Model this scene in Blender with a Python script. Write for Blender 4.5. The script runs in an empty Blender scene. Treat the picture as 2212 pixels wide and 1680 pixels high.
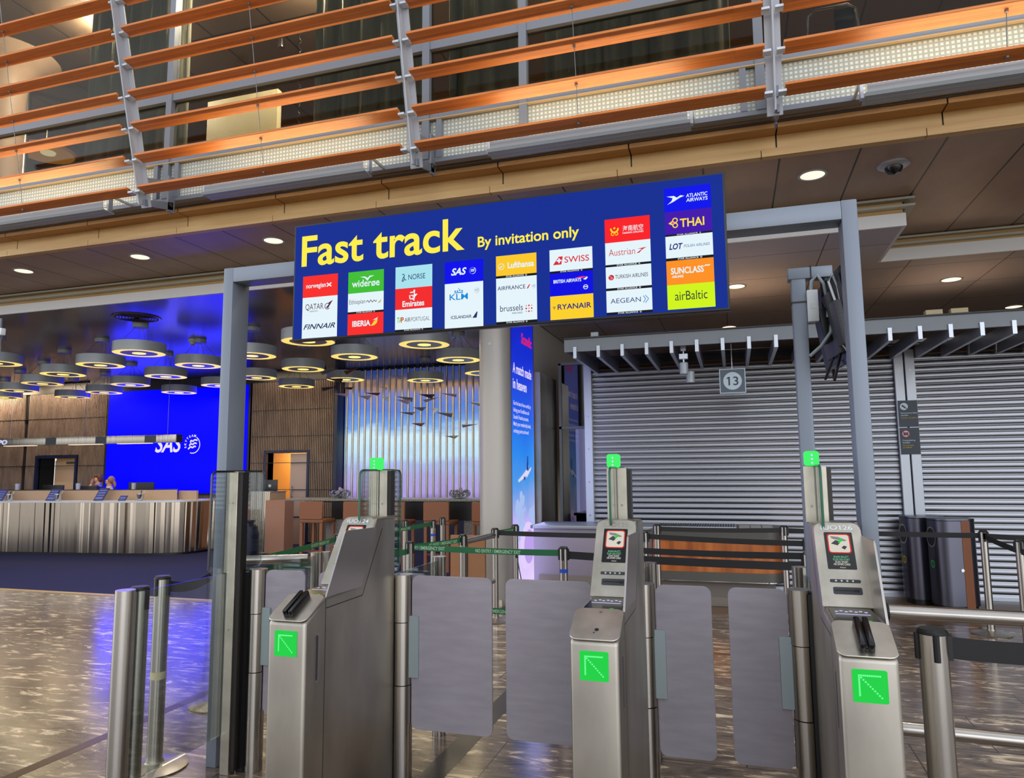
import bpy, bmesh, math, random
from mathutils import Vector, Matrix, Euler
random.seed(7)
R = math.radians
S = bpy.context.scene
COL = S.collection
# ------------------------------------------------------------------ camera
IW, IH, F = 2212, 1680, 1531.66
YAW, PIT, ROL = 0.300394, 0.113494, -0.009357
FW = Vector((-math.sin(YAW)*math.cos(PIT), math.cos(YAW)*math.cos(PIT), math.sin(PIT)))
RT0 = Vector((math.cos(YAW), math.sin(YAW), 0)); UP0 = RT0.cross(FW)
RT = RT0*math.cos(ROL) + UP0*math.sin(ROL); UP = -RT0*math.sin(ROL) + UP0*math.cos(ROL)
EYE = Vector((0, 0, 1.6))
cam = bpy.data.cameras.new('camera'); cam.sensor_width = 36; cam.lens = F/IW*36; cam.clip_start = .05; cam.clip_end = 200
co = bpy.data.objects.new('camera', cam); COL.objects.link(co)
m = Matrix((RT, UP, -FW)).transposed().to_4x4(); m.translation = EYE; co.matrix_world = m
S.camera = co
def at(px, py, X=None, Y=None, Z=None):
    """the point of the place that lies on a known plane along a measured sight line"""
    d = FW + RT*((px-IW/2)/F) + UP*((IH/2-py)/F)
    t = (Y-EYE.y)/d.y if Y is not None else (Z-EYE.z)/d.z if Z is not None else (X-EYE.x)/d.x
    return EYE + d*t
# ------------------------------------------------------------------ world: the big daylit departure hall
W = bpy.data.worlds.new('hall_daylight'); S.world = W; W.use_nodes = True
nt = W.node_tree; N = nt.nodes; L = nt.links; N.clear()
out = N.new('ShaderNodeOutputWorld'); bg = N.new('ShaderNodeBackground')
tc = N.new('ShaderNodeTexCoord'); sx = N.new('ShaderNodeSeparateXYZ'); rp = N.new('ShaderNodeValToRGB')
L.new(tc.outputs['Generated'], sx.inputs[0])
mr = N.new('ShaderNodeMapRange'); mr.inputs['From Min'].default_value = -1; mr.inputs['From Max'].default_value = 1
L.new(sx.outputs['Z'], mr.inputs['Value']); L.new(mr.outputs[0], rp.inputs['Fac'])
e = rp.color_ramp.elements
e[0].position = 0.0; e[0].color = (.30, .27, .24, 1)
e[1].position = 1.0; e[1].color = (.80, .86, .95, 1)
for p, c in ((.38, (.9, .84, .78, 1)), (.46, (1.3, 1.24, 1.18, 1)), (.50, (1.6, 1.62, 1.68, 1)), (.58, (2.1, 2.2, 2.35, 1)), (.67, (1.9, 2.0, 2.2, 1)), (.75, (.85, .90, .98, 1))):
    n = e.new(p); n.color = c
at2 = N.new('ShaderNodeMath'); at2.operation = 'ARCTAN2'
L.new(sx.outputs['X'], at2.inputs[0]); L.new(sx.outputs['Y'], at2.inputs[1])
sn = N.new('ShaderNodeMath'); sn.operation = 'SINE'; ml = N.new('ShaderNodeMath'); ml.operation = 'MULTIPLY'; ml.inputs[1].default_value = 3
L.new(at2.outputs[0], ml.inputs[0]); L.new(ml.outputs[0], sn.inputs[0])
m2 = N.new('ShaderNodeMapRange'); m2.inputs['From Min'].default_value = -.3; m2.inputs['From Max'].default_value = .8
m2.inputs['To Min'].default_value = .6; m2.inputs['To Max'].default_value = 1.3; L.new(sn.outputs[0], m2.inputs['Value'])
mx = N.new('ShaderNodeVectorMath'); mx.operation = 'SCALE'
L.new(rp.outputs[0], mx.inputs[0]); L.new(m2.outputs[0], mx.inputs['Scale'])
L.new(mx.outputs[0], bg.inputs['Color']); bg.inputs['Strength'].default_value = 1.15
L.new(bg.outputs[0], out.inputs[0])
S.view_settings.view_transform = 'Standard'; S.view_settings.look = 'None'; S.view_settings.gamma = 1
S.view_settings.use_curve_mapping = False; S.view_settings.exposure = 0.0
S.cycles.use_denoising = True; S.cycles.max_bounces = 7; S.cycles.transparent_max_bounces = 12
S.cycles.diffuse_bounces = 3; S.cycles.glossy_bounces = 4; S.cycles.sample_clamp_indirect = 4; S.cycles.caustics_reflective = False
# ------------------------------------------------------------------ materials
def lin(c):
    c = [x/255 for x in c]
    return tuple(x/12.92 if x <= .04045 else ((x+.055)/1.055)**2.4 for x in c) + (1,)
M = {}
def mat(n, rgb, rough=.5, metal=0, emit=None, es=0, spec=.5, alpha=None, sample=True, aniso=0):
    k = bpy.data.materials.new(n); k.use_nodes = True; b = k.node_tree.nodes['Principled BSDF']
    b.inputs['Base Color'].default_value = lin(rgb); b.inputs['Roughness'].default_value = rough; b.inputs['Metallic'].default_value = metal
    b.inputs['Specular IOR Level'].default_value = spec
    if emit: b.inputs['Emission Color'].default_value = lin(emit); b.inputs['Emission Strength'].default_value = es
    if aniso:
        b.inputs['Anisotropic'].default_value = aniso; b.inputs['Anisotropic Rotation'].default_value = .25
        tg = k.node_tree.nodes.new('ShaderNodeTangent'); tg.direction_type = 'RADIAL'; tg.axis = 'Z'; k.node_tree.links.new(tg.outputs[0], b.inputs['Tangent'])
    if not sample: k.cycles.emission_sampling = 'NONE'
    M[n] = k; return k
def lit(n, rgb, s=1, sample=False):
    return mat(n, (0, 0, 0), .5, 0, rgb, s, .08, sample=sample)
def tex(k, kind, scale, c1, c2, stretch=(1, 1, 1), rot=(0, 0, 0), lo=.35, hi=.65, detail=5, bump=0, rough=None, dist=0):
    """noise or wave blended between two colours in object space"""
    nt = k.node_tree; b = nt.nodes['Principled BSDF']
    t = nt.nodes.new('ShaderNodeTexCoord'); mp = nt.nodes.new('ShaderNodeMapping')
    mp.inputs['Scale'].default_value = stretch; mp.inputs['Rotation'].default_value = rot
    x = nt.nodes.new('ShaderNodeTexNoise'); x.inputs['Scale'].default_value = scale; x.inputs['Detail'].default_value = detail; x.inputs['Distortion'].default_value = dist
    r = nt.nodes.new('ShaderNodeValToRGB'); r.color_ramp.elements[0].position = lo; r.color_ramp.elements[1].position = hi
    r.color_ramp.elements[0].color = lin(c1); r.color_ramp.elements[1].color = lin(c2)
    nt.links.new(t.outputs['Object'], mp.inputs[0]); nt.links.new(mp.outputs[0], x.inputs['Vector']); nt.links.new(x.outputs[0], r.inputs[0])
    nt.links.new(r.outputs[0], b.inputs['Base Color'])
    if bump:
        bp = nt.nodes.new('ShaderNodeBump'); bp.inputs['Strength'].default_value = bump; bp.inputs['Distance'].default_value = .01
        nt.links.new(x.outputs[0], bp.inputs['Height']); nt.links.new(bp.outputs[0], b.inputs['Normal'])
    if rough:
        q = nt.nodes.new('ShaderNodeMapRange'); q.inputs['To Min'].default_value = rough[0]; q.inputs['To Max'].default_value = rough[1]
        nt.links.new(x.outputs[0], q.inputs['Value']); nt.links.new(q.outputs[0], b.inputs['Roughness'])
    return k
def seams(k, w, h, line, mortar=.006, axis='XY', off=0., loc=(0, 0, 0), c2=.9):
    """panel joints: a brick grid that darkens the base colour along the joints"""
    nt = k.node_tree; b = nt.nodes['Principled BSDF']
    t = nt.nodes.new('ShaderNodeTexCoord'); mp = nt.nodes.new('ShaderNodeMapping'); mp.inputs['Location'].default_value = loc
    if axis == 'XZ': mp.inputs['Rotation'].default_value = (R(-90), 0, 0)
    br = nt.nodes.new('ShaderNodeTexBrick'); br.offset = off; br.inputs['Scale'].default_value = 1
    br.inputs['Brick Width'].default_value = w; br.inputs['Row Height'].default_value = h; br.inputs['Mortar Size'].default_value = mortar; br.inputs['Mortar Smooth'].default_value = .1
    br.inputs['Color1'].default_value = (1, 1, 1, 1); br.inputs['Color2'].default_value = (c2, c2*.97, c2*.94, 1) if c2 < .9 else (c2, c2, c2, 1); br.inputs['Mortar'].default_value = lin(line)
    mxn = nt.nodes.new('ShaderNodeMix'); mxn.data_type = 'RGBA'; mxn.blend_type = 'MULTIPLY'; mxn.inputs[0].default_value = 1
    nt.links.new(t.outputs['Object'], mp.inputs[0]); nt.links.new(mp.outputs[0], br.inputs['Vector'])
    old = b.inputs['Base Color'].links[0].from_socket if b.inputs['Base Color'].links else None
    if old: nt.links.new(old, mxn.inputs[6])
    else: mxn.inputs[6].default_value = b.inputs['Base Color'].default_value
    nt.links.new(br.outputs[0], mxn.inputs[7]); nt.links.new(mxn.outputs[2], b.inputs['Base Color'])
    return k
def glassmat(n, tint, fres=.06, rough=.02):
    k = bpy.data.materials.new(n); k.use_nodes = True; nt = k.node_tree; nt.nodes.clear()
    o = nt.nodes.new('ShaderNodeOutputMaterial'); tr = nt.nodes.new('ShaderNodeBsdfTransparent'); gl = nt.nodes.new('ShaderNodeBsdfGlossy')
    tr.inputs[0].default_value = lin(tint); gl.inputs['Roughness'].default_value = rough
    fr = nt.nodes.new('ShaderNodeLayerWeight'); fr.inputs[0].default_value = .22
    mr = nt.nodes.new('ShaderNodeMapRange'); mr.inputs['To Min'].default_value = fres; mr.inputs['To Max'].default_value = .3 if fres < .02 else .6
    nt.links.new(fr.outputs['Fresnel'], mr.inputs[0])
    mi = nt.nodes.new('ShaderNodeMixShader'); nt.links.new(mr.outputs[0], mi.inputs[0])
    nt.links.new(tr.outputs[0], mi.inputs[1]); nt.links.new(gl.outputs[0], mi.inputs[2]); nt.links.new(mi.outputs[0], o.inputs[0])
    M[n] = k; return k
tex(mat('steel', (176, 170, 160), .3, 1), 'n', 6, (172, 166, 156), (204, 196, 184), (6, 6, .4), rough=(.22, .36))
tex(mat('steel_plate', (196, 188, 172), .38, 1), 'n', 9, (176, 170, 156), (200, 192, 178), (1, 1, 1), rough=(.3, .42))
tex(mat('steel_body', (150, 146, 142), .38, 1), 'n', 3, (168, 162, 152), (192, 186, 174), (1.5, 1.5, .6), rough=(.36, .5))
tex(mat('steel_post', (176, 170, 162), .25, 1), 'n', 5, (174, 168, 160), (184, 178, 170), (1, 1, .2), rough=(.2, .27))
mat('mirror_steel', (196, 190, 184), .34, 1)
mat('chrome', (200, 200, 200), .12, 1)
mat('grey_paint', (132, 138, 146), .45, .1)
mat('frame_grey', (128, 136, 148), .42, .25)
mat('bracket_grey', (176, 180, 188), .45, .1)
mat('mullion_grey', (128, 134, 144), .45, .2)
mat('alu', (190, 196, 206), .35, .7)
mat('alu_bright', (206, 212, 220), .45, .3)
mat('black', (14, 14, 16), .4); mat('black_gloss', (10, 10, 12), .15); mat('rubber', (22, 22, 24), .6); mat('dark_strip', (26, 18, 16), .35)
mat('dark_grey', (56, 58, 62), .5); mat('screw', (150, 150, 150), .3, 1)
tex(mat('flap', (118, 114, 122), .38), 'n', 14, (156, 148, 156), (168, 160, 167), (.4, 1, 2), lo=.3, hi=.7)
mat('clamp', (158, 170, 172), .4, .3)
tex(mat('slat_wood', (168, 96, 48), .45), 'n', 5, (198, 108, 46), (226, 142, 70), (.35, 14, 14), lo=.3, hi=.7, detail=3)
tex(mat('fascia_wood', (206, 170, 112), .45), 'n', 5, (194, 156, 100), (214, 180, 122), (.25, 3, 4), lo=.3, hi=.7)
tex(mat('soffit_wood', (128, 96, 68), .4), 'n', 4, (158, 134, 114), (172, 148, 126), (1, .4, 1), lo=.3, hi=.7)
seams(M['soffit_wood'], .61, 40, (20, 16, 14), .008, loc=(-.467, 0, 0), c2=.94)
seams(M['slat_wood'], .55, .031, (150, 120, 100), .0004, off=.37, c2=.74)
tex(mat('under_wood', (190, 132, 62), .45), 'n', 5, (164, 116, 62), (182, 132, 74), (.25, 3, 4))
mat('white_band', (238, 242, 244), .5)
mat('trim_metal', (186, 186, 174), .45, .2)
seams(mat('lounge_ceiling', (62, 54, 58), .22, 0, spec=.7), .95, .95, (24, 22, 26), .006)
seams(mat('grey_ceiling', (204, 206, 214), .5), .98, .98, (120, 108, 104), .006)
mat('white_paint', (226, 226, 222), .6); mat('cream', (214, 200, 160), .6); mat('upper_brown', (110, 88, 68), .6)
seams(mat('upper_ceiling', (104, 84, 66), .6), .9, .9, (40, 32, 26), .012)
tex(mat('curtain', (170, 170, 150), .8), 'n', 3, (140, 142, 128), (200, 194, 166), (2, 2, .2))
glassmat('glass', (246, 250, 248), .03); glassmat('facade_glass', (190, 190, 184), .012); glassmat('smoke_glass', (120, 122, 124), .12)
mat('glass_edge', (24, 96, 70), .15)
# frosted glazing with a dot grid
k = mat('frosted', (232, 234, 226), .4); seams(k, .036, .036, (190, 196, 190), .008)
nt = k.node_tree
for n in nt.nodes:
    if n.type == 'MAPPING': n.inputs['Rotation'].default_value = (R(-90), 0, 0)
# marble
k = mat('marble', (110, 98, 86), .16, 0, spec=.6); nt = k.node_tree; b = nt.nodes['Principled BSDF']
t = nt.nodes.new('ShaderNodeTexCoord'); mp = nt.nodes.new('ShaderNodeMapping'); mp.inputs['Scale'].default_value = (.55, 1.9, 1); mp.inputs['Rotation'].default_value = (0, 0, R(12))
n1 = nt.nodes.new('ShaderNodeTexNoise'); n1.inputs['Scale'].default_value = 5.2; n1.inputs['Detail'].default_value = 9; n1.inputs['Distortion'].default_value = 1.6; n1.inputs['Roughness'].default_value = .62
n2 = nt.nodes.new('ShaderNodeTexNoise'); n2.inputs['Scale'].default_value = 9; n2.inputs['Detail'].default_value = 10; n2.inputs['Distortion'].default_value = .8
r1 = nt.nodes.new('ShaderNodeValToRGB'); el = r1.color_ramp.elements
el[0].position = .34; el[0].color = lin((86, 75, 66)); el[1].position = .66; el[1].color = lin((240, 220, 192))
for p, c in ((.46, (122, 106, 93)), (.55, (132, 116, 101)), (.585, (196, 176, 150))): q = el.new(p); q.color = lin(c)
r2 = nt.nodes.new('ShaderNodeValToRGB'); r2.color_ramp.elements[0].position = .3; r2.color_ramp.elements[0].color = (.6, .58, .56, 1); r2.color_ramp.elements[1].position = .7; r2.color_ramp.elements[1].color = (1.1, 1.08, 1.05, 1)
mu = nt.nodes.new('ShaderNodeMix'); mu.data_type = 'RGBA'; mu.blend_type = 'MULTIPLY'; mu.inputs[0].default_value = 1
nt.links.new(t.outputs['Object'], mp.inputs[0]); nt.links.new(mp.outputs[0], n1.inputs['Vector']); nt.links.new(mp.outputs[0], n2.inputs['Vector'])
nt.links.new(n1.outputs[0], r1.inputs[0]); nt.links.new(n2.outputs[0], r2.inputs[0]); nt.links.new(r1.outputs[0], mu.inputs[6]); nt.links.new(r2.outputs[0], mu.inputs[7]); nt.links.new(mu.outputs[2], b.inputs['Base Color'])
seams(k, .9, .6, (120, 112, 104), .004, off=.5)
mat('floor_strip', (58, 50, 44), .25); mat('brass_strip', (74, 50, 28), .3, .3)
tex(mat('carpet', (16, 24, 70), .95), 'n', 60, (4, 11, 66), (9, 21, 96), (1, 1, 1))
mat('wood_floor', (112, 86, 64), .35); mat('light_trim', (190, 160, 116), .4)
mat('wall_dark', (30, 28, 32), .7); tex(mat('batten', (176, 152, 134), .5), 'n', 6, (128, 110, 102), (152, 132, 122), (1, 1, .3))
mat('navy', (26, 34, 72), .4); mat('pink_beige', (168, 124, 104), .5); mat('beige', (190, 160, 134), .5); mat('lilac_beige', (176, 156, 152), .5)
mat('warm_wall', (224, 170, 90), .6); mat('leather', (146, 92, 62), .5); mat('leather_dark', (110, 60, 44), .5)
tex(mat('granite', (90, 88, 88), .3), 'n', 90, (40, 40, 42), (170, 166, 162), lo=.42, hi=.58)
tex(mat('desk_wood', (176, 98, 44), .4), 'n', 4, (150, 78, 32), (196, 114, 54), (2.2, 1, .3))
mat('desk_grey', (140, 132, 142), .45); mat('desk_top', (150, 154, 156), .35, .4)
mat('plinth', (92, 90, 84), .4, .3); mat('stone', (124, 116, 108), .4)
mat('shutter', (150, 152, 158), .36, 1); mat('bin_metal', (96, 96, 108), .3, .9); mat('bin_wood', (134, 76, 38), .45)
mat('column_grey', (176, 172, 166), .4, .15); mat('corrugated', (172, 160, 144), .16, 1, aniso=.8)
mat('skin', (222, 160, 134), .5); mat('hair_brown', (96, 56, 34), .6); mat('hair_blond', (150, 112, 84), .6); mat('jacket', (18, 18, 24), .7); mat('scarf', (120, 130, 160), .7); mat('shirt', (210, 204, 190), .7)
mat('green_belt', (26, 100, 58), .6); mat('black_belt', (16, 16, 18), .6); mat('belt_text', (170, 206, 170), .6); mat('belt_text_back', (60, 130, 84), .6)
mat('blue_print', (40, 44, 120), .4); mat('print_line', (110, 120, 190), .5); mat('blue_tape', (30, 70, 190), .5)
mat('paper_grey', (110, 112, 116), .5); mat('paper_lilac', (160, 150, 180), .5); mat('paper_dark', (52, 46, 50), .5); mat('paper_white', (200, 210, 220), .5); mat('wire', (120, 120, 120), .4, .5)
mat('lamp_grey', (172, 180, 186), .45, .2); mat('cable_grey', (150, 160, 166), .5); mat('white_plastic', (222, 226, 228), .4)
mat('sign_grey', (86, 98, 112), .5); mat('sign_light', (196, 214, 226), .5); mat('sign_dark', (52, 60, 72), .5); mat('red', (200, 40, 40), .5); mat('yellow', (210, 180, 40), .5); mat('green', (60, 170, 90), .5)
mat('kraft', (150, 104, 70), .6)
lit('ring_light', (255, 216, 112), 2.0, True); lit('tube_light', (255, 236, 190), 1.3, True); lit('slot_light', (255, 232, 200), 1.1)
lit('downlight', (255, 226, 190), 1.6); lit('downlight_warm', (255, 214, 160), 3)
lit('blue_screen', (0, 0, 255), 1.0, True); lit('screen_white', (236, 226, 255), 1.0)
lit('led_green', (36, 214, 74), .95); lit('led_dot', (110, 255, 150), 1.1); lit('beacon', (70, 245, 110), 1.0); lit('led_white', (210, 210, 255), 1.0)
def litcol(rgb): 
    n = 'lit_%d_%d_%d' % rgb
    return M.get(n) or lit(n, rgb, 1.0)
# ------------------------------------------------------------------ mesh helpers
_tc = {}
def rawtext(s, bold=0, shear=0, space=1.0):
    key = (s, bold, shear, space)
    if key in _tc: return _tc[key]
    c = bpy.data.curves.new('t', 'FONT'); c.body = s; c.offset = bold; c.shear = shear; c.space_character = space; c.resolution_u = 10 if s.startswith('Fast') or s.startswith('By inv') else 4; c.align_x = 'LEFT'
    o = bpy.data.objects.new('t', c); COL.objects.link(o); dg = bpy.context.evaluated_depsgraph_get(); dg.update()
    me = bpy.data.meshes.new_from_object(o.evaluated_get(dg))
    v = [(p.co.x, p.co.y) for p in me.vertices]; f = [tuple(p.vertices) for p in me.polygons]
    bpy.data.meshes.remove(me); bpy.data.objects.remove(o); bpy.data.curves.remove(c)
    _tc[key] = (v, f); return v, f
def textmesh(s, bold=0, shear=0, space=1.0):
    v, f = rawtext(s, bold, shear, space)
    if '1' in s:      # the figure one gets its slanted flag
        v = list(v); f = list(f); w1 = rawtext('1', bold, 0, space)[0]; w1 = max(p[0] for p in w1)-min(p[0] for p in w1)
        for i, ch in enumerate(s):
            if ch != '1': continue
            q = rawtext(s[:i+1], bold, 0, space)[0]; rx = max(p[0] for p in q); tp = max(p[1] for p in rawtext('1', bold)[0]); l_ = rx-w1*.9
            n = len(v); v += [(l_, tp), (l_-.13, tp-.10), (l_-.13, tp-.20), (l_, tp-.12)]; f.append((n, n+1, n+2, n+3))
    return v, f
def rrect(u0, v0, u1, v1, r, n=4):
    p = []
    for cx, cy, a in ((u1-r, v0+r, -90), (u1-r, v1-r, 0), (u0+r, v1-r, 90), (u0+r, v0+r, 180)):
        for i in range(n+1):
            t = R(a + 90*i/n); p.append((cx+r*math.cos(t), cy+r*math.sin(t)))
    return p
class MB:
    def __init__(s, O=(0, 0, 0), U=(1, 0, 0), V=(0, 0, 1)):
        s.v = []; s.f = []; s.frame(O, U, V)
    def frame(s, O, U, V):
        s.O = Vector(O); s.U = Vector(U).normalized(); s.V = Vector(V).normalized(); s.N = s.U.cross(s.V); return s
    def P(s, u, v, h=0): return s.O + s.U*u + s.V*v + s.N*h
    def add(s, vs, fs):
        b = len(s.v); s.v += [tuple(p) for p in vs]; s.f += [tuple(b+i for i in f) for f in fs]; return s
    def box(s, x0, y0, z0, x1, y1, z1):
        return s.add([(x0, y0, z0), (x1, y0, z0), (x1, y1, z0), (x0, y1, z0), (x0, y0, z1), (x1, y0, z1), (x1, y1, z1), (x0, y1, z1)],
                     [(3, 2, 1, 0), (4, 5, 6, 7), (0, 1, 5, 4), (1, 2, 6, 5), (2, 3, 7, 6), (3, 0, 4, 7)])
    def tube(s, pts, r, n=10, cap=True):
        pts = [Vector(p) for p in pts]; rs = r if isinstance(r, (list, tuple)) else [r]*len(pts); vs = []; fs = []
        ref = None
        for i, p in enumerate(pts):
            d = (pts[min(i+1, len(pts)-1)] - pts[max(i-1, 0)]).normalized()
            if ref is None: ref = d.orthogonal().normalized()
            a = (ref - d*ref.dot(d)).normalized(); ref = a; b = d.cross(a)
            for j in range(n):
                t = 2*math.pi*j/n; vs.append(p + (a*math.cos(t) + b*math.sin(t))*rs[i])
        for i in range(len(pts)-1):
            for j in range(n): fs.append((i*n+j, i*n+(j+1) % n, (i+1)*n+(j+1) % n, (i+1)*n+j))
        if cap: fs.append(tuple(range(n))[::-1]); fs.append(tuple((len(pts)-1)*n+j for j in range(n)))
        return s.add(vs, fs)
    def cyl(s, x, y, z0, z1, r, n=24): return s.tube([(x, y, z0), (x, y, z1)], r, n)
    def lathe(s, prof, x=0, y=0, n=32):
        vs = []; fs = []
        for r, z in prof:
            for j in range(n): t = 2*math.pi*j/n; vs.append((x+r*math.cos(t), y+r*math.sin(t), z))
        for i in range(len(prof)-1):
            for j in range(n): fs.append((i*n+j, i*n+(j+1) % n, (i+1)*n+(j+1) % n, (i+1)*n+j))
        if prof[0][0] > 1e-5: fs.append(tuple(range(n))[::-1])
        if prof[-1][0] > 1e-5: fs.append(tuple((len(prof)-1)*n+j for j in range(n)))
        return s.add(vs, fs)
    def poly(s, pts, h=0): return s.add([s.P(u, v, h) for u, v in pts], [tuple(range(len(pts)))])
    def slab(s, pts, h0, h1):
        n = len(pts); vs = [s.P(u, v, h0) for u, v in pts] + [s.P(u, v, h1) for u, v in pts]
        return s.add(vs, [tuple(range(n))[::-1], tuple(range(n, 2*n))] + [(i, (i+1) % n, n+(i+1) % n, n+i) for i in range(n)])
    def disc(s, cu, cv, r, h=0, n=20, ry=None): return s.poly([(cu+r*math.cos(2*math.pi*i/n), cv+(ry or r)*math.sin(2*math.pi*i/n)) for i in range(n)], h)
    def ring(s, outer, inner, h=0):
        n = len(outer); vs = [s.P(u, v, h) for u, v in outer] + [s.P(u, v, h) for u, v in inner]
        return s.add(vs, [(i, (i+1) % n, n+(i+1) % n, n+i) for i in range(n)])
    def arc(s, cu, cv, r0, r1, a0, a1, h=0, n=16):
        o = [(cu+r1*math.cos(R(a0+(a1-a0)*i/n)), cv+r1*math.sin(R(a0+(a1-a0)*i/n))) for i in range(n+1)]
        q = [(cu+r0*math.cos(R(a0+(a1-a0)*i/n)), cv+r0*math.sin(R(a0+(a1-a0)*i/n))) for i in range(n+1)]
        vs = [s.P(u, v, h) for u, v in o] + [s.P(u, v, h) for u, v in q]; k = n+1
        return s.add(vs, [(i, i+1, k+i+1, k+i) for i in range(n)])
    def line(s, pts, w, h=0):
        for (a, b), (c, d) in zip(pts[:-1], pts[1:]):
            q = Vector((c-a, d-b)); q.normalize(); nx, ny = -q.y*w/2, q.x*w/2
            s.poly([(a+nx, b+ny), (a-nx, b-ny), (c-nx, d-ny), (c+nx, d+ny)], h)
        return s
    def txt(s, t, u, v, w=None, hgt=None, bold=0, shear=0, align='L', h=0, space=1.0, flip=False):
        vs, fs = textmesh(t, bold, shear, space)
        if not vs: return s
        x0 = min(p[0] for p in vs); x1 = max(p[0] for p in vs); y1 = max(p[1] for p in vs)
        ky = hgt/y1 if hgt else w/(x1-x0); kx = w/(x1-x0) if w else ky
        tw = (x1-x0)*kx; o = u - (0 if align == 'L' else tw/2 if align == 'C' else tw)
        return s.add([s.P(o + ((tw-(p[0]-x0)*kx) if flip else (p[0]-x0)*kx), v + p[1]*ky, h) for p in vs], fs)
    def build(s, name, m, parent=None, bevel=0, seg=2, smooth=True, ang=35):
        me = bpy.data.meshes.new(name); me.from_pydata(s.v, [], s.f)
        bm = bmesh.new(); bm.from_mesh(me)
        if bevel:
            bmesh.ops.remove_doubles(bm, verts=bm.verts, dist=1e-5)
            bmesh.ops.recalc_face_normals(bm, faces=bm.faces)
            ed = [e for e in bm.edges if len(e.link_faces) == 2 and e.calc_face_angle(0) > R(25)]
            bmesh.ops.bevel(bm, geom=ed, offset=bevel, segments=seg, profile=.5, affect='EDGES', clamp_overlap=True)
        else:
            bmesh.ops.recalc_face_normals(bm, faces=bm.faces)
        bm.to_mesh(me); bm.free()
        if smooth:
            for p in me.polygons: p.use_smooth = True
            me.set_sharp_from_angle(angle=R(ang))
        me.materials.append(M[m] if isinstance(m, str) else m)
        o = bpy.data.objects.new(name, me); COL.objects.link(o)
        if parent: o.parent = parent
        return o
def tag(o, label, cat, group=None):
    o['label'] = label; o['category'] = cat
    if group: o['group'] = group
    return o
def thing(name, label, cat, loc=(0, 0, 0), rz=0, group=None):
    o = bpy.data.objects.new(name, None); COL.objects.link(o); o.location = loc; o.rotation_euler = (0, 0, rz); o.empty_display_size = .1
    return tag(o, label, cat, group)
def struct(o): o['kind'] = 'structure'; return o
def kids(o): return [c for c in bpy.data.objects if c.parent == o]
def copy_tree(o, parent=None):
    c = o.copy(); COL.objects.link(c)
    if parent: c.parent = parent
    for ch in list(o.children): copy_tree(ch, c)
    return c
ORD = ['first', 'second', 'third', 'fourth', 'fifth', 'sixth', 'seventh', 'eighth', 'ninth', 'tenth', 'eleventh', 'twelfth', 'thirteenth', 'fourteenth', 'fifteenth', 'sixteenth', 'seventeenth', 'eighteenth', 'nineteenth', 'twentieth', 'twenty-first', 'twenty-second', 'twenty-third', 'twenty-fourth', 'twenty-fifth', 'twenty-sixth']
def lamp(kind, name, loc, energy, color=(1, 1, 1), size=.1, rot=None, sy=None, spot=None, parent=None):
    l = bpy.data.lights.new(name, kind); l.energy = energy; l.color = color
    if kind == 'AREA':
        l.size = size
        if sy: l.shape = 'RECTANGLE'; l.size_y = sy
    else: l.shadow_soft_size = size
    if spot: l.spot_size = R(spot); l.spot_blend = .6
    o = bpy.data.objects.new(name, l); COL.objects.link(o); o.location = loc
    if rot: o.rotation_euler = rot
    if parent: o.parent = parent
    return o
# ================================================================== THE SETTING
XL, XR, YB = -19.5, 7.0, 13.9
ZS, ZC, YF, YBK, XC, YB2 = 4.12, 3.85, 5.93, 7.30, 1.65, 8.55
struct(MB().box(XL-6, -9, -.12, XR+6, 8.35, 0).build('floor_1', 'marble'))
struct(MB().box(XL-6, 8.35, -.12, XR+6, YB+.3, -.002).build('floor_2', 'wood_floor'))
struct(MB().box(XL, 7.66, -.01, -2.9, YB, .006).build('floor_3', 'carpet'))
struct(MB().box(XL, 7.58, -.01, -2.9, 7.66, .008).build('trim_1', 'light_trim'))
struct(MB().box(-1.66, -9, -.01, -1.52, 8.35, .001).build('trim_2', 'floor_strip'))
struct(MB().box(-3.79, -9, -.01, -3.71, 7.58, .001).build('trim_3', 'brass_strip'))
# ceilings under the upper storey
struct(MB().box(XL, YF+.03, ZS, XC, YBK+.3, ZS+.08).box(XC, YF+.03, ZS, XR, YB2+.3, ZS+.08).build('ceiling_1', 'soffit_wood'))
struct(MB().box(XL, YBK, ZC, -2.8, YB+.2, ZC+.05).build('ceiling_2', 'lounge_ceiling'))
struct(MB().box(-2.8, YBK, ZC, XC-.03, YB+.2, ZC+.05).box(XC-.03, YB2, ZC, XR, YB+.2, ZC+.05).build('ceiling_3', 'grey_ceiling'))
# white edge of the lowered ceiling with two metal rails above it
struct(MB().box(XL, YBK-.03, ZC, XC-.03, YBK, ZC+.125).box(XC-.03, YBK-.03, ZC, XC, YB2, ZC+.125).build('trim_4', 'white_band'))
struct(MB().box(XC, YB2-.03, ZC, XR, YB2, ZC+.14).build('trim_5', 'white_band'))
b = MB()
for z in (ZC+.165, ZC+.235):
    b.box(XL, YBK-.10, z, XC, YBK-.02, z+.022); b.box(XC, YBK-.10, z, XC+.07, YB2, z+.022); b.box(XC+.07, YB2-.08, z, XR, YB2, z+.022)
struct(b.build('trim_6', 'trim_metal'))
struct(MB().box(XL, YBK-.01, ZC+.125, XC-.04, YBK+.02, ZS).box(XC-.04, YBK-.01, ZC+.125, XC-.02, YB2, ZS).box(XC-.02, YB2-.01, ZC+.14, XR, YB2+.02, ZS).build('trim_7', 'fascia_wood'))
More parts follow.
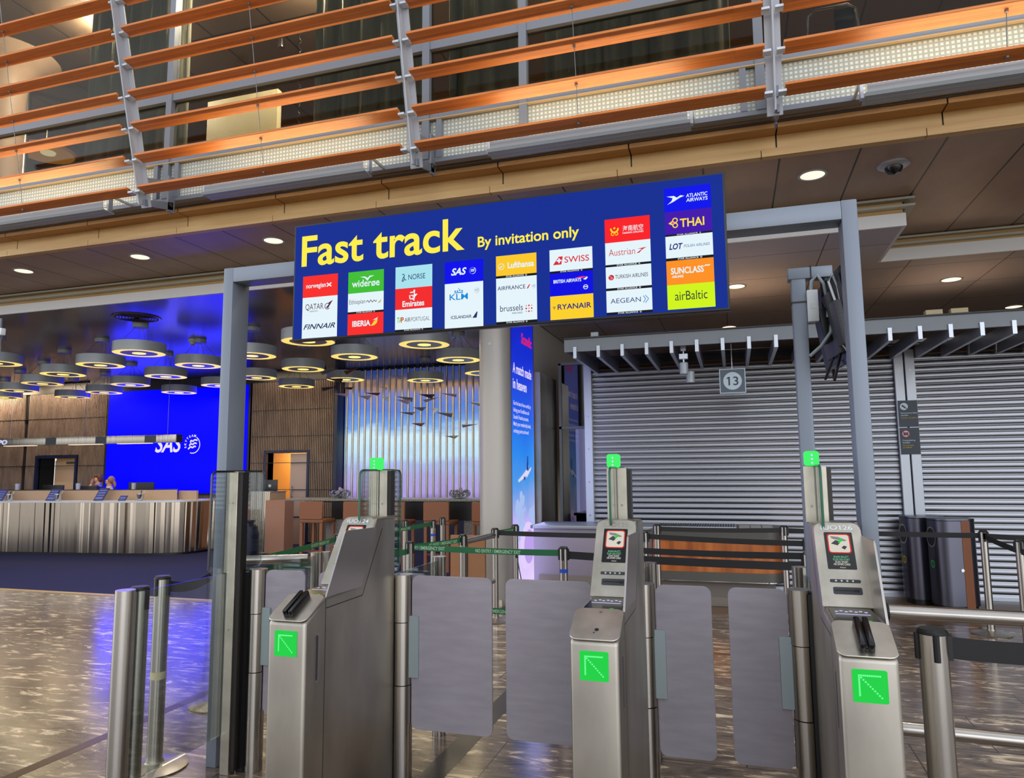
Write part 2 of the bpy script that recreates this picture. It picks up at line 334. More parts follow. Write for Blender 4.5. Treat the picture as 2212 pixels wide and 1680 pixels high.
# upper storey edge: fascia panels, underside, dark edge
zf = 4.307; xs = [at(x, y, Y=YF).x for x, y in ((40, 548), (216, 515), (409, 478), (617, 452), (842, 408), (1088, 382), (1364, 342), (1676, 305), (2034, 250))]
b = MB(); c = MB(); e2 = [XL] + xs + [XR]
for a, d in zip(e2[:-1], e2[1:]):
    b.box(a+.006, YF-.02, ZS+.055, d-.006, YF+.02, zf); c.box(a+.006, 5.76, zf-.02, d-.006, YF-.02, zf+.02)
struct(b.build('trim_8', 'fascia_wood')); struct(c.build('trim_9', 'under_wood'))
xs2 = [XL] + [x-.12 for x in xs] + [XR]; b = MB()
for a, d in zip(xs2[:-1], xs2[1:]): b.box(a+.003, YF-.045, ZS-.01, d-.003, YF+.03, ZS+.055)
struct(b.build('trim_10', 'fascia_wood'))
struct(MB().box(XL, YF-.005, ZS+.02, XR, YF+.05, zf+.05).box(XL, 5.775, zf-.0, XR, YF, zf+.03).build('trim_11', 'black'))
struct(MB().box(XL, 5.745, zf+.02, XR, 5.80, zf+.06).build('trim_12', 'dark_grey'))
struct(MB().box(XL, 5.72, zf+.03, XR, YB+.2, zf+.055).build('floor_4', 'upper_brown'))
# outer and rear walls
struct(MB().box(XL-.2, 7.3, 0, XL, YB+.2, 7.6).build('wall_left', 'wall_dark'))
struct(MB().box(XR, 5.93, 0, XR+.2, YB+.2, 7.6).build('wall_right', 'grey_paint'))
struct(MB().box(-2.9, YB, 0, XR, YB+.2, ZC).build('wall_rear', 'upper_brown'))
struct(MB().box(-2.95, 8.62, 0, -2.83, YB, ZC).build('wall_partition', 'white_paint'))
# lounge rear wall: dark backing with openings, battens in front
DX0, DX1, DZ = -10.16, -9.10, 2.03; EX0, EX1, EZ = -17.05, -15.8, 2.0
b = MB()
for a, d, z0, z1 in ((XL, EX0, 0, ZC), (EX0, EX1, EZ, ZC), (EX1, DX0, 0, ZC), (DX0, DX1, DZ, ZC), (DX1, -2.9, 0, ZC)): b.box(a, YB, z0, d, YB+.2, z1)
struct(b.build('wall_back', 'wall_dark'))
b = MB(); x = XL+.02
SX0, SX1, SZ0, SZ1 = -14.8, -10.68, 1.12, 3.62
while x < -8.24:
    if EX0-.08 < x < EX1+.08: z0 = EZ+.08
    elif DX0-.06 < x < DX1+.06: z0 = DZ+.06
    else: z0 = .06
    z1 = 3.66
    if SX0-.06 < x < SX1+.06: z1 = SZ0-.01
    if not (-17.62 < x < -17.5): b.box(x, YB-.045, z0, x+.022, YB, z1)
    x += .046
struct(b.build('trim_13', 'batten'))
b = MB()
for z in (.6, 1.2, 1.8, 2.4, 3.0): b.box(XL, YB-.05, z, SX0-.05, YB-.005, z+.012); b.box(SX1+.06, YB-.05, z, -8.25, YB-.005, z+.012)
struct(b.build('trim_14', 'black'))
struct(MB().box(XL, YB-.06, 3.66, -8.2, YB, ZC).build('trim_15', 'black'))
struct(MB().box(-8.25, YB-.35, 0, -8.18, YB, ZC).build('trim_16', 'navy'))
# doors of the lounge
d = struct(MB().box(EX0-.07, YB-.07, 0, EX0, YB+.2, EZ+.07).box(EX1, YB-.07, 0, EX1+.07, YB+.2, EZ+.07).box(EX0, YB-.07, EZ, EX1, YB+.2, EZ+.07).build('door_1', 'navy'))
MB().box(EX0, YB+.02, 0, EX0+.45, YB+.06, EZ).build('dark_panel', 'black', d)
MB().box(EX0+.5, YB+.03, .01, EX1-.04, YB+.07, EZ-.06).build('leaf', 'beige', d, .004)
MB().box(EX0+.45, YB+.1, .01, EX1, YB+.14, EZ).build('passage', 'warm_wall', d)
MB().box(EX1-.35, YB+.0, EZ-.14, EX1-.08, YB+.03, EZ-.09).build('door_closer', 'steel', d)
d = struct(MB().box(DX0-.06, YB-.07, 0, DX0, YB+.2, DZ+.06).box(DX1, YB-.07, 0, DX1+.06, YB+.2, DZ+.06).box(DX0, YB-.07, DZ, DX1, YB+.2, DZ+.06).build('door_2', 'navy'))
MB().box(-9.55, YB-.02, .01, DX1, YB+.03, DZ-.02).build('leaf', 'lilac_beige', d, .004)
MB().tube([(-9.49, YB-.06, 1.0), (-9.49, YB-.06, 1.3)], .012, 8).box(-9.5, YB-.06, 1.04, -9.48, YB-.02, 1.06).box(-9.5, YB-.06, 1.25, -9.48, YB-.02, 1.27).build('door_handle', 'steel', d)
struct(MB().box(-10.3, YB+.2, 0, -10.16, YB+2.2, 2.5).box(-10.3, YB+2.2, 0, -8.6, YB+2.3, 2.5).box(-10.3, YB+.2, 2.4, -8.6, YB+2.3, 2.5).box(-9.1, YB+.2, 0, -9.0, YB+2.2, 2.5).build('wall_corridor', 'warm_wall'))
lamp('AREA', 'corridor_light', (-9.6, YB+1.2, 2.38), 22, (1, .8, .5), .5, (0, 0, 0))
o = tag(MB((-10.02, YB+2.18, 1.1)).slab(rrect(0, 0, .34, .62, .01), .0, .012).build('notice_sheet', 'cream'), 'cream notice sheet pinned to the yellow corridor wall beyond the open doorway', 'notice')
# ------------------------------------------------------------------ upper glazed storey
GY = 5.66
xm = [-13.9, -11.1, -8.31, -5.427, -2.532, -1.612, .327, 3.2]
zr = [4.345, 4.79, 5.47]
def rail(z, h): return MB().box(XL, GY-.05, z, XR, GY+.03, z+h)
w = struct(MB().box(XL, GY-.05, 4.345, XR, GY+.03, 4.385).box(XL, GY-.05, 4.755, XR, GY+.03, 4.84).box(XL, GY-.05, 5.43, XR, GY+.03, 5.51).box(XL, GY-.05, 7.2, XR, GY+.03, 7.5).build('window_1', 'mullion_grey'))
b = MB()
for x in xm: b.box(x-.035, GY-.06, 4.38, x+.035, GY+.03, 7.3)
b.build('mullion', 'mullion_grey', w)
b = MB()
for x in (-5.427, -2.532, .327, -8.31, 3.2):
    for s_ in (-.13, .13): b.box(x+s_-.025, GY-.055, 4.385, x+s_+.025, GY+.02, 4.755)
b.build('lower_post', 'mullion_grey', w)
MB().box(XL, GY-.01, 4.385, XR, GY+.01, 4.755).build('frosted_pane', 'frosted', w)
MB().box(XL, GY-.006, 4.84, XR, GY+.006, 7.2).build('pane', 'facade_glass', w)
MB().box(XL, GY-.062, 4.748, XR, GY-.03, 4.758).build('brass_bead', 'light_trim', w)
struct(MB().box(XL, GY, 7.3, XR, 12.2, 7.4).build('ceiling_4', 'upper_ceiling'))
struct(MB().box(XL, 12, 4.36, XR, 12.2, 7.3).build('wall_upper', 'upper_brown'))
struct(MB().box(XL, YBK-1.6, 7.4, XR, GY+6, 7.6).build('trim_17', 'upper_brown'))
def curtain(x0, x1, y, label, z0=4.42, z1=7.25):
    b = MB(); n = int((x1-x0)/.03); vs = []; fs = []
    for i in range(n+1):
        x = x0+(x1-x0)*i/n; yy = y + .05*math.sin(i*.85) + .02*math.sin(i*2.3+x)
        vs += [(x, yy, z0), (x+.01*math.sin(i*.5), yy*.5+y*.5, z1)]
    for i in range(n): fs.append((2*i, 2*i+2, 2*i+3, 2*i+1))
    b.add(vs, fs); o = b.build('curtain', 'curtain'); tag(o, label, 'curtain')
    sm = o.modifiers.new('thickness', 'SOLIDIFY'); sm.thickness = .008
curtain(-6.95, -5.55, 5.98, 'grey-green pleated curtain upstairs behind the left steel bracket')
curtain(-3.95, -2.62, 5.98, 'grey-green pleated curtain upstairs just left of the middle steel bracket')
curtain(-2.45, -1.72, 5.98, 'narrow grey-green pleated curtain upstairs just right of the middle steel bracket')
curtain(-1.5, .12, 5.98, 'broad grey-green pleated curtain upstairs ending left of the right steel bracket')
tag(MB().box(-5.95, 6.75, 4.4, -4.95, 6.83, 6.1).build('room_divider', 'cream', None, .006), 'plain cream room divider panel standing upstairs behind the slats', 'divider')
tag(MB().lathe([(.24, 4.4), (.24, 6.8), (.27, 7.0), (.40, 7.15), (.62, 7.3)], -9.32, 6.75, 40).build('flared_column', 'beige'), 'white flared column upstairs at the far left behind the slats', 'column')
t = thing('disc_pendant_lamp', 'warm glowing disc pendant lamp upstairs at the far left behind the slats', 'lamp', (-10.1, 8.0, 6.6))
MB().lathe([(0, 0), (.40, 0), (.42, .03), (.2, .08), (0, .09)], 0, 0, 40).build('shade', 'leather', t)
MB().lathe([(0, -.004), (.39, -.004), (.39, -.001)], 0, 0, 40).build('diffuser', lit('amber_disc', (236, 160, 60), .9), t)
MB().lathe([(0, -.03), (.1, -.03), (.11, -.003)], .08, -.03, 24).build('bulb', lit('amber_core', (255, 236, 180), 2), t)
MB().cyl(0, 0, .08, .7, .01, 8).build('rod', 'steel', t)
for i, x in enumerate((-10.45, -9.85)):
    tag(MB().cyl(x, 7.45, 4.37, 7.3, .06, 20).build('steel_pole', 'steel_post'), ('left' if i == 0 else 'right') + ' of two round steel poles upstairs beside the glowing disc lamp', 'pole', 'steel poles upstairs')
t = thing('spot_pendant', 'small chrome spot pendant hanging upstairs from a dark ceiling', 'lamp', tuple(at(608, 103, Y=7.3)))
MB().lathe([(.035, 0), (.04, .02), (.035, .11), (.01, .13), (0, .13)], 0, 0, 20).build('lamp_shade', 'chrome', t)
MB().lathe([(0, .005), (.03, .005), (.03, .02)], 0, 0, 20).build('bulb', 'downlight_warm', t)
MB().cyl(0, 0, .13, .45, .006, 8).build('cord', 'black', t)
pts = [at(650, 60, Y=7.3)]; pz = pts[0]
b = MB(); b.tube([(pz.x + .018*math.cos(i*.9), pz.y + .018*math.sin(i*.9), 5.2+i*.0175) for i in range(120)], .006, 6)
tag(b.build('coiled_cable', 'black'), 'black coiled cable hanging upstairs beside the small chrome spot pendant', 'cable')
t = thing('side_chair', 'dark chair with a bent chrome tube frame upstairs right of the right bracket', 'chair', (.92, 6.15, 4.385))
b = MB(); b.tube([(-.2, -.2, 0), (-.2, -.2, .66), (-.18, -.2, .90), (-.12, -.2, .95), (.12, -.2, .95), (.18, -.2, .90), (.2, -.2, .66), (.2, -.2, 0)], .011, 8)
b.tube([(-.2, .22, 0), (-.2, .22, .45), (-.2, -.2, .47)], .011, 8).tube([(.2, .22, 0), (.2, .22, .45), (.2, -.2, .47)], .011, 8); b.build('frame', 'chrome', t)
MB().box(.02, -.19, .62, .17, -.165, .93).build('backrest', 'black_gloss', t, .01); MB().box(-.18, -.18, .45, .18, .2, .49).build('seat', 'black_gloss', t, .01)
for i, (x, y) in enumerate(((-10.5, 6.5), (-7.4, 6.5), (-4.4, 6.5), (-1.4, 6.5), (1.6, 6.5), (4.4, 6.5))): lamp('POINT', 'upstairs_fill_light', (x, y, 7.2), 650, (1, .86, .68), .05)  # unseen fill points added to brighten the upstairs room, no fittings there
# steel brackets that carry the wooden slats
def by(z): return 5.2 - .25*(z-4.18)
def bracket(x, label):
    t = thing('slat_bracket', label, 'bracket', (x, 5.2, 4.16), group='steel brackets of the slat screen')
    zt = 2.35
    def pr(y, z): return (y - .245*z, z)
    b = MB((0, 0, 0), (0, 1, 0), (0, 0, 1))
    b.slab([pr(.0, 0), pr(.10, .02), pr(.10, zt), pr(0, zt)], -.006, .006); b.build('web', 'bracket_grey', t)
    b = MB((0, 0, 0), (0, 1, 0), (0, 0, 1)); b.slab([pr(.09, 0), pr(.104, 0), pr(.104, zt), pr(.09, zt)], -.055, .055); b.build('flange', 'bracket_grey', t)
    b = MB((0, 0, 0), (0, 1, 0), (0, 0, 1))
    b.slab([(.04, .12), (.40, .30), (.40, .38), (.04, .28)], .012, .03).slab([(.04, .0), (.40, .08), (.40, .16), (.04, .06)], .012, .03).slab([(.33, .05), (.42, .05), (.42, .42), (.33, .42)], .012, .03); b.build('arm', 'mullion_grey', t)
    MB().tube([(.0, .36, .34), (.045, .36, .34)], .022, 10).tube([(0, .36, .12), (.045, .36, .12)], .022, 10).build('bolt', 'screw', t)
    return t
bx = [-8.2, -5.338, -2.471, .399, 3.27]
for x, l in zip(bx[1:4], ('left grey steel bracket holding the wooden slats', 'middle grey steel bracket holding the wooden slats', 'right grey steel bracket holding the wooden slats')): bracket(x, l)
# the wooden slats, one board per bay and level
bays = [('bay left of the left bracket', -8.15, -5.40, 7), ('bay between the left and middle brackets', -5.278, -2.535, 7), ('bay between the middle and right brackets', -2.411, .335, 5), ('bay right of the right bracket', .463, 3.2, 3)]
proto = {}
for bi, (bn, x0, x1, n) in enumerate(bays):
    for k_ in range(n):
        z = 4.285 + .2865*k_; yf = 5.10 - .195*(z-4.29)
        t = thing('wooden_slat', '%s wooden slat from the bottom in the %s' % (ORD[k_], bn), 'slat', (x0, yf, z), group='wooden slats of the upstairs screen')
        if bi not in proto:
            l_ = x1-x0
            o = MB((0, 0, 0), (0, 1, 0), (0, 0, 1)).slab([(0, 0), (.125, -.024), (.128, -.002), (.003, .024)], 0, l_).build('board', 'slat_wood', t, .003, 1)
            for xx in (-.045, l_-.01): MB().box(xx, .03, -.03, xx+.055, .095, -.012).build('end_clip', 'alu_bright', t)
            MB().tube([(l_*.5, .06, -.012), (l_*.5, .06-.195*.2865, .2865)], .003, 6).lathe([(0, -.03), (.012, -.028), (.012, -.012)], l_*.5, .06, 10).build('tie_wire', 'wire', t)
            proto[bi] = t
        else:
            for ch in list(proto[bi].children):
                c_ = ch.copy(); COL.objects.link(c_); c_.parent = t
# linear uplights between the brackets
for i, (x0, x1, l) in enumerate(((-7.6, -5.78, 'left of the left bracket'), (-4.58, -2.93, 'between the left and middle brackets'), (-1.78, -.22, 'between the middle and right brackets'), (1.0, 2.75, 'right of the right bracket'))):
    t = thing('linear_uplight', 'grey tubular uplight under the slats %s' % l, 'light fitting', (x0*1.015, 5.33, 4.245), group='tubular uplights along the screen'); ln = (x1-x0)*1.015
    b = MB((0, 0, 0), (0, 1, 0), (0, 0, 1)); b.slab([(-.056, .040)] + [(.055*math.cos(R(a)), .055*math.sin(R(a))) for a in range(180, 376, 15)] + [(.049*math.cos(R(a)), .049*math.sin(R(a))) for a in range(375, 179, -15)] + [(-.050, .040)], 0, ln); b.build('housing', 'lamp_grey', t)
    b = MB((0, 0, 0), (0, 1, 0), (0, 0, 1)); b.slab([(-.075, -.03), (-.06, -.05), (.07, -.055), (.07, -.045), (-.06, -.04)], -.02, ln+.02); b.build('wing', 'lamp_grey', t)
    MB().box(.02, -.03, -.022, ln-.02, .03, -.016).build('lamp_tube', 'tube_light', t)
    for xx in (-.04, ln+.02): MB().box(xx, -.02, -.04, xx+.02, .03, .12).box(xx, .03, .10, xx+.02, .29, .12).build('support', 'alu', t)
    lamp('AREA', 'uplight_glow', (ln/2, .0, -.014), 13*ln/1.6, (1, .72, .38), ln*.95, (R(200), 0, 0), .03, parent=t)
# ------------------------------------------------------------------ ceiling fittings
def downlight(x, y, z, label, grp, m='downlight', r=.10, e_=130):
    t = thing('downlight', label, 'ceiling light', (x, y, z), group=grp)
    MB().lathe([(r+.022, 0), (r+.022, -.008), (r, -.008), (r, 0)], 0, 0, 28).build('rim', 'alu', t)
    MB().lathe([(0, -.003), (r, -.003), (r, -.001)], 0, 0, 28).build('diffuser', m, t)
    lamp('SPOT', 'beam', (0, 0, -.02), e_, (1, .92, .82), .08, (0, 0, 0), spot=110, parent=t)
    return t
for i, x in enumerate((-8.34, -6.53, -4.706, .76)):
    downlight(x, 6.42, ZS, '%s recessed downlight from the left in the brown soffit' % ORD[i] if i < 3 else 'recessed downlight in the brown soffit right of the big blue sign', 'downlights in the soffit')
for x, l_ in ((-2.88, 'left'), (-1.06, 'right')): downlight(x, 6.42, ZS, 'recessed soffit downlight behind the %s half of the big blue sign' % l_, 'downlights in the soffit')
for p, l, m_ in (((1590, 618), 'round downlight in the grey ceiling just right of the blue sign', 'downlight_warm'), ((2055, 603), 'warm bright downlight in the ceiling right of the right gate post', 'downlight_warm'), ((2190, 662), 'dim downlight above the slatted canopy near its right end', 'downlight'), ((1575, 706), 'small downlight peeping over the canopy beam left of the screen pole', 'downlight')):
    q = at(*p, Z=ZC); downlight(q.x, q.y, ZC, l, 'downlights in the lowered ceiling', m_, .105, 260)
t = thing('dome_camera', 'dark dome surveillance camera in a grey ring on the brown soffit', 'camera', (1.39, 6.41, ZS))
MB().lathe([(.125, 0), (.125, -.012), (.095, -.03), (.07, -.03), (.07, 0)], 0, 0, 32).build('ring', 'alu', t)
MB().lathe([(.07, -.02), (.066, -.05), (.045, -.078), (0, -.088)], 0, 0, 28).build('dome', 'black_gloss', t)
tag(MB().lathe([(0, -.012), (.09, -.012), (.1, 0)], 2.6, 7.65, 28).build('ceiling_speaker', 'grey_ceiling'), 'small flat round cover on the brown soffit at the far right', 'speaker')
t = thing('air_vent', 'large round air vent in the dark lounge ceiling', 'vent', (-8.18, 8.04, ZC))
b = MB()
for r in (.04, .08, .12, .16, .20, .24): b.lathe([(r, -.012), (r+.02, -.018), (r+.03, -.012)], 0, 0, 36)
b.build('louvre', 'lounge_ceiling', t); MB().lathe([(.28, 0), (.29, -.015), (.32, -.012), (.33, 0)], 0, 0, 40).build('rim', 'lounge_ceiling', t)
t = thing('smoke_detector', 'white smoke detector on the dark lounge ceiling', 'detector', tuple(at(417, 733, Z=ZC)))
MB().lathe([(.075, 0), (.075, -.03), (.05, -.05), (.05, -.08), (.02, -.1), (0, -.1)], 0, 0, 24).build('body', 'white_plastic', t)
for p, l in (((590, 736), 'pale round ceiling disc in the lounge right of the left gate post'), ((232, 764), 'pale round ceiling disc between ring lamps in the left of the lounge')):
    q = at(*p, Z=ZC); tag(MB().lathe([(0, -.01), (.13, -.01), (.14, 0)], q.x, q.y, 28).build('ceiling_speaker', 'lamp_grey'), l, 'speaker')
# ring lamps of the lounge
LP = [(300.6, 763), (217.4, 789), (136.3, 808.9), (92, 828.8), (41, 844.5), (-9, 784.8), (8.7, 858.6), (156.7, 858), (225, 848), (282, 831.4), (358.5, 813.6), (428.6, 790), (387, 848), (474.8, 833), (544, 768.6), (554.7, 816), (666, 738), (655, 797.5), (765.8, 771), (640.5, 835), (747, 820), (916.5, 744.5), (990, 777.8), (919, 821.8), (1046, 806)]
LQ = [at(*p, Z=3.40) for p in LP]
ring = thing('ring_pendant_lamp', 'ring', 'lamp', (0, 0, 3.40), group='ring-shaped pendant lamps of the lounge')
r = .365
MB().lathe([(r-.002, 0), (r, .0), (r, .15), (r-.05, .155), (0, .155)], 0, 0, 48).build('drum', 'lamp_grey', ring)
MB().lathe([(.255, .002), (.255, .0), (r-.004, 0), (r-.004, .002)], 0, 0, 48).build('light_ring', 'ring_light', ring)
MB().lathe([(0, .003), (.256, .003), (.256, .006)], 0, 0, 40).build('dark_face', 'dark_grey', ring)
MB().lathe([(0, -.004), (.095, -.004), (.095, .004)], 0, 0, 28).build('light_centre', 'ring_light', ring)
MB().lathe([(0, .45), (.11, .45), (.11, .39), (0, .39)], 0, 0, 28).build('ceiling_rose', 'lamp_grey', ring)
b = MB()
for a in (20, 140, 260): b.tube([(.08*math.cos(R(a)), .08*math.sin(R(a)), .39), (.28*math.cos(R(a)), .28*math.sin(R(a)), .155)], .003, 5)
b.tube([(.02, 0, .39), (.05, .02, .33), (.06, .02, .26), (.1, 0, .155)], .005, 5); b.build('cord', 'wire', ring)
lamp('AREA', 'ring_glow', (0, 0, -.02), 7, (1, .82, .5), .6, (0, 0, 0), parent=ring)
order = sorted(LQ, key=lambda p: p.x); first = True
rows = {}
for p in LQ: rows.setdefault(round((p.y-8.43)/.76), []).append(p)
rn = sorted(rows); 
for ri, rk in enumerate(rn):
    for i, p in enumerate(sorted(rows[rk], key=lambda p: p.x)):
        o = ring if first else copy_tree(ring); first = False
        o.location = (p.x, p.y, 3.40)
        o['label'] = 'ring pendant lamp, %s from the left in the %s lamp row from the hall' % (ORD[i], ORD[ri])
# ------------------------------------------------------------------ round column
t = thing('round_column', 'thick round grey column beside the tall blue advertising screen', 'column', (-2.755, 8.2, 0)); t['kind'] = 'structure'
MB().cyl(0, 0, 0, 4.1, .193, 48).build('shaft', 'column_grey', t); MB().lathe([(.205, 0), (.205, .1), (.195, .1)], 0, 0, 48).build('base_ring', 'steel', t)
MB((0, -.195, 3.12)).disc(0, 0, .02).build('marker', 'screw', t)
# ================================================================== GATE FRAME AND SIGN
t = thing('entrance_portal', 'tall grey steel portal frame standing around the ticket gates', 'frame', (0, 3.403, 0))
MB().box(-2.832, 0, 0, -2.766, .15, 2.80).build('left_post', 'frame_grey', t, .004)
MB().box(.514, 0, 0, .58, .125, 2.80).build('right_post', 'frame_grey', t, .004)
MB().box(-2.766, 0, 2.712, .514, .125, 2.798).build('top_beam', 'frame_grey', t, .003)
MB().box(-2.2, -.05, 2.70, -2.1, .002, 2.78).box(-.2, -.05, 2.70, -.1, .002, 2.78).build('sign_bracket', 'dark_grey', t)
SY = 3.30
sg = thing('fast_track_sign', 'wide blue lit sign reading Fast track above the gates', 'sign', (-2.277, SY, 2.317))
SW, SH = 2.287, .640
MB().box(-.006, .002, -.006, SW+.006, .055, SH+.006).build('housing', 'black', sg, .004)
blue = lit('sign_blue', (13, 44, 146), 1.0); 
MB((0, 0, 0)).poly([(0.004, .004), (SW-.004, .004), (SW-.004, SH-.004), (.004, SH-.004)]).build('display', blue, sg)
YEL = litcol((255, 238, 74)); WH = litcol((232, 246, 250))
MB((0, -.002, 0)).txt('Fast track', .046, .41, w=.962, hgt=.168, bold=.018).build('lettering', YEL, sg)
MB((0, -.002, 0)).txt('By invitation only', 1.08, .411, w=.525, hgt=.053, bold=.018).build('lettering', YEL, sg)
def tile(u0, u1, v0, v1, rgb):
    return MB((0, -.0015, 0)).poly([(u0, v0), (u1, v0), (u1, v1), (u0, v1)]).build('airline_tile', litcol(rgb), sg)
def put(tl, rgb, fn, name='logo'):
    b = MB((0, -.003, 0)); fn(b); return b.build(name, litcol(rgb) if isinstance(rgb, tuple) else rgb, tl, smooth=False)
def star(u0, u1, v0, v1):
    tl = tile(u0, u1, v0, v1, (14, 16, 24)); h_ = v1-v0
    def fn(b):
        b.txt('STAR ALLIANCE', u0+(u1-u0)*.25, v0+h_*.2, w=(u1-u0)*.44, hgt=h_*.66, bold=.02)
        b.arc(u0+(u1-u0)*.745, v0+h_*.5, h_*.2, h_*.36, 0, 360)
    put(tl, (220, 226, 230), fn, 'lettering')
WHT = (228, 244, 250)
def T(s, uc, v, w, hgt, bold=.01, shear=0, align='C'):
    return lambda b: b.txt(s, uc, v, w=w, hgt=hgt, bold=bold, shear=shear, align=align)
def skyteam(b, cu, cv, r):
    b.arc(cu, cv, r*.86, r, -95, 65, 0, 14)
    for k_ in range(3): b.line([(cu-r*.6, cv-.3*r+.28*r*k_), (cu-.1*r, cv-.12*r+.28*r*k_), (cu+.1*r, cv-.3*r+.28*r*k_), (cu+.6*r, cv-.05*r+.28*r*k_)], r*.13)
    for a in range(80, 261, 22): b.disc(cu+.95*r*math.cos(R(a)), cv+.95*r*math.sin(R(a)), r*.07, 0, 6)
# column 1
tl = tile(.058, .275, .229, .349, (250, 44, 40)); put(tl, WHT, lambda b: (b.txt('norwegian', .08, .281, w=.122, hgt=.024, bold=.016), b.line([(.208, .281), (.236, .301)], .007), b.line([(.208, .301), (.236, .281)], .007)))
tl = tile(.058, .275, .112, .229, WHT); put(tl, (84, 40, 70), lambda b: (b.txt('QATAR', .078, .160, w=.112, hgt=.032, bold=.0), b.txt('AIRWAYS', .105, .146, w=.05, hgt=.008), b.poly([(.205, .165), (.225, .182), (.248, .205), (.222, .192), (.218, .160)]), b.arc(.215, .172, .014, .018, 40, 320)))
tl = tile(.058, .275, .003, .112, WHT); put(tl, (18, 30, 80), T('FINNAIR', .166, .052, .196, .028, .012, .35))
# column 2
tl = tile(.339, .551, .229, .347, (64, 190, 50)); put(tl, WHT, lambda b: (b.txt('wider\u00f8e', .362, .262, w=.165, hgt=.038, bold=.015), b.poly([(.41, .316), (.44, .307), (.455, .290), (.468, .308), (.495, .318), (.468, .318), (.456, .306), (.44, .316)])))
tl = tile(.339, .551, .128, .229, WHT); put(tl, (110, 100, 110), lambda b: (b.txt('Ethiopian', .348, .170, w=.095, hgt=.024), b.line([(.448, .176), (.458, .184), (.466, .172), (.476, .186), (.486, .172), (.496, .184), (.505, .174), (.512, .182)], .004))); put(tl, (200, 170, 40), lambda b: b.poly([(.515, .165), (.54, .186), (.532, .168)]))
star(.339, .551, .117, .128)
tl = tile(.339, .551, .003, .117, (250, 44, 40)); put(tl, WHT, lambda b: (b.txt('IBERIA', .368, .048, w=.108, hgt=.030, bold=.03), b.poly([(.488, .075), (.52, .09), (.512, .078)]))); put(tl, (250, 214, 60), lambda b: b.poly([(.476, .045), (.5, .048), (.514, .06), (.518, .08), (.497, .07), (.487, .056)]))
# column 3
tl = tile(.619, .829, .231, .348, (168, 226, 238)); put(tl, (16, 44, 94), lambda b: (b.txt('NORSE', .694, .275, w=.096, hgt=.028, bold=.0), b.line([(.658, .304), (.666, .308), (.672, .300), (.662, .284), (.658, .272)], .004), b.line([(.668, .292), (.674, .276), (.682, .275)], .004), b.line([(.657, .272), (.664, .268), (.669, .28)], .004)))
tl = tile(.619, .829, .119, .231, (244, 40, 40)); put(tl, WHT, lambda b: (b.txt('Emirates', .661, .133, w=.124, hgt=.030, bold=.025), b.line([(.704, .206), (.722, .206), (.730, .219), (.728, .183), (.735, .196)], .006), b.line([(.702, .192), (.704, .172), (.728, .172), (.731, .184), (.744, .196)], .006), b.line([(.708, .190), (.722, .190), (.722, .178)], .005), b.line([(.720, .168), (.730, .163)], .006)))
tl = tile(.619, .829, .013, .119, WHT); put(tl, (84, 88, 92), lambda b: (b.txt('AIR', .674, .052, w=.034, hgt=.022, bold=.008), b.txt('PORTUGAL', .711, .052, w=.105, hgt=.022, bold=-.004))); put(tl, (220, 40, 50), T('P', .661, .050, .017, .028, .03)); put(tl, (110, 190, 50), T('TA', .644, .050, .026, .028, .02, .2))
star(.619, .829, .003, .013)
# column 4
tl = tile(.899, 1.108, .233, .348, (0, 0, 236)); put(tl, WHT, lambda b: (b.txt('SAS', .934, .276, w=.085, hgt=.036, bold=.03, shear=.3), skyteam(b, 1.052, .291, .018)))
tl = tile(.899, 1.108, .122, .233, WHT); put(tl, (20, 140, 214), lambda b: (b.txt('KLM', .926, .146, w=.1, hgt=.031, bold=.012), [b.disc(.957+.0125*i, .191+(.004 if i == 2 else 0), .0045, 0, 8) for i in range(4)], b.line([(.952, .183), (1.0, .183)], .005), b.disc(.976, .204, .003, 0, 6))); put(tl, (150, 170, 190), lambda b: skyteam(b, 1.072, .187, .015))
tl = tile(.899, 1.108, .001, .122, WHT); put(tl, (34, 44, 100), lambda b: (b.txt('ICELANDAIR', .934, .048, w=.112, hgt=.016, bold=.015), b.poly([(1.05, .046), (1.073, .046), (1.078, .076), (1.074, .078)])))
# column 5
tl = tile(1.177, 1.388, .249, .352, (252, 200, 40)); put(tl, WHT, lambda b: (b.txt('Lufthansa', 1.239, .285, w=.136, hgt=.031, bold=.025), b.arc(1.205, .296, .014, .0165, 0, 360, 0, 24), b.poly([(1.194, .291), (1.205, .297), (1.216, .302), (1.206, .292), (1.2, .288)])))
star(1.177, 1.388, .237, .249)
tl = tile(1.177, 1.388, .127, .237, WHT); put(tl, (26, 36, 90), T('AIRFRANCE', 1.257, .175, .145, .02, .005)); put(tl, (220, 40, 50), lambda b: b.poly([(1.336, .173), (1.344, .173), (1.355, .193), (1.349, .193)])); put(tl, (130, 170, 210), lambda b: skyteam(b, 1.371, .183, .011))
tl = tile(1.177, 1.388, .015, .127, WHT); put(tl, (50, 60, 100), lambda b: (b.txt('brussels', 1.198, .066, w=.118, hgt=.031), b.txt('AIRLINES', 1.258, .050, w=.056, hgt=.009))); put(tl, (210, 40, 50), lambda b: [b.disc(1.333+.014*i, .058+.0145*j, .0028+.0018*((i+j) % 2), 0, 8) for i in range(3) for j in range(3)])
star(1.177, 1.388, .003, .015)
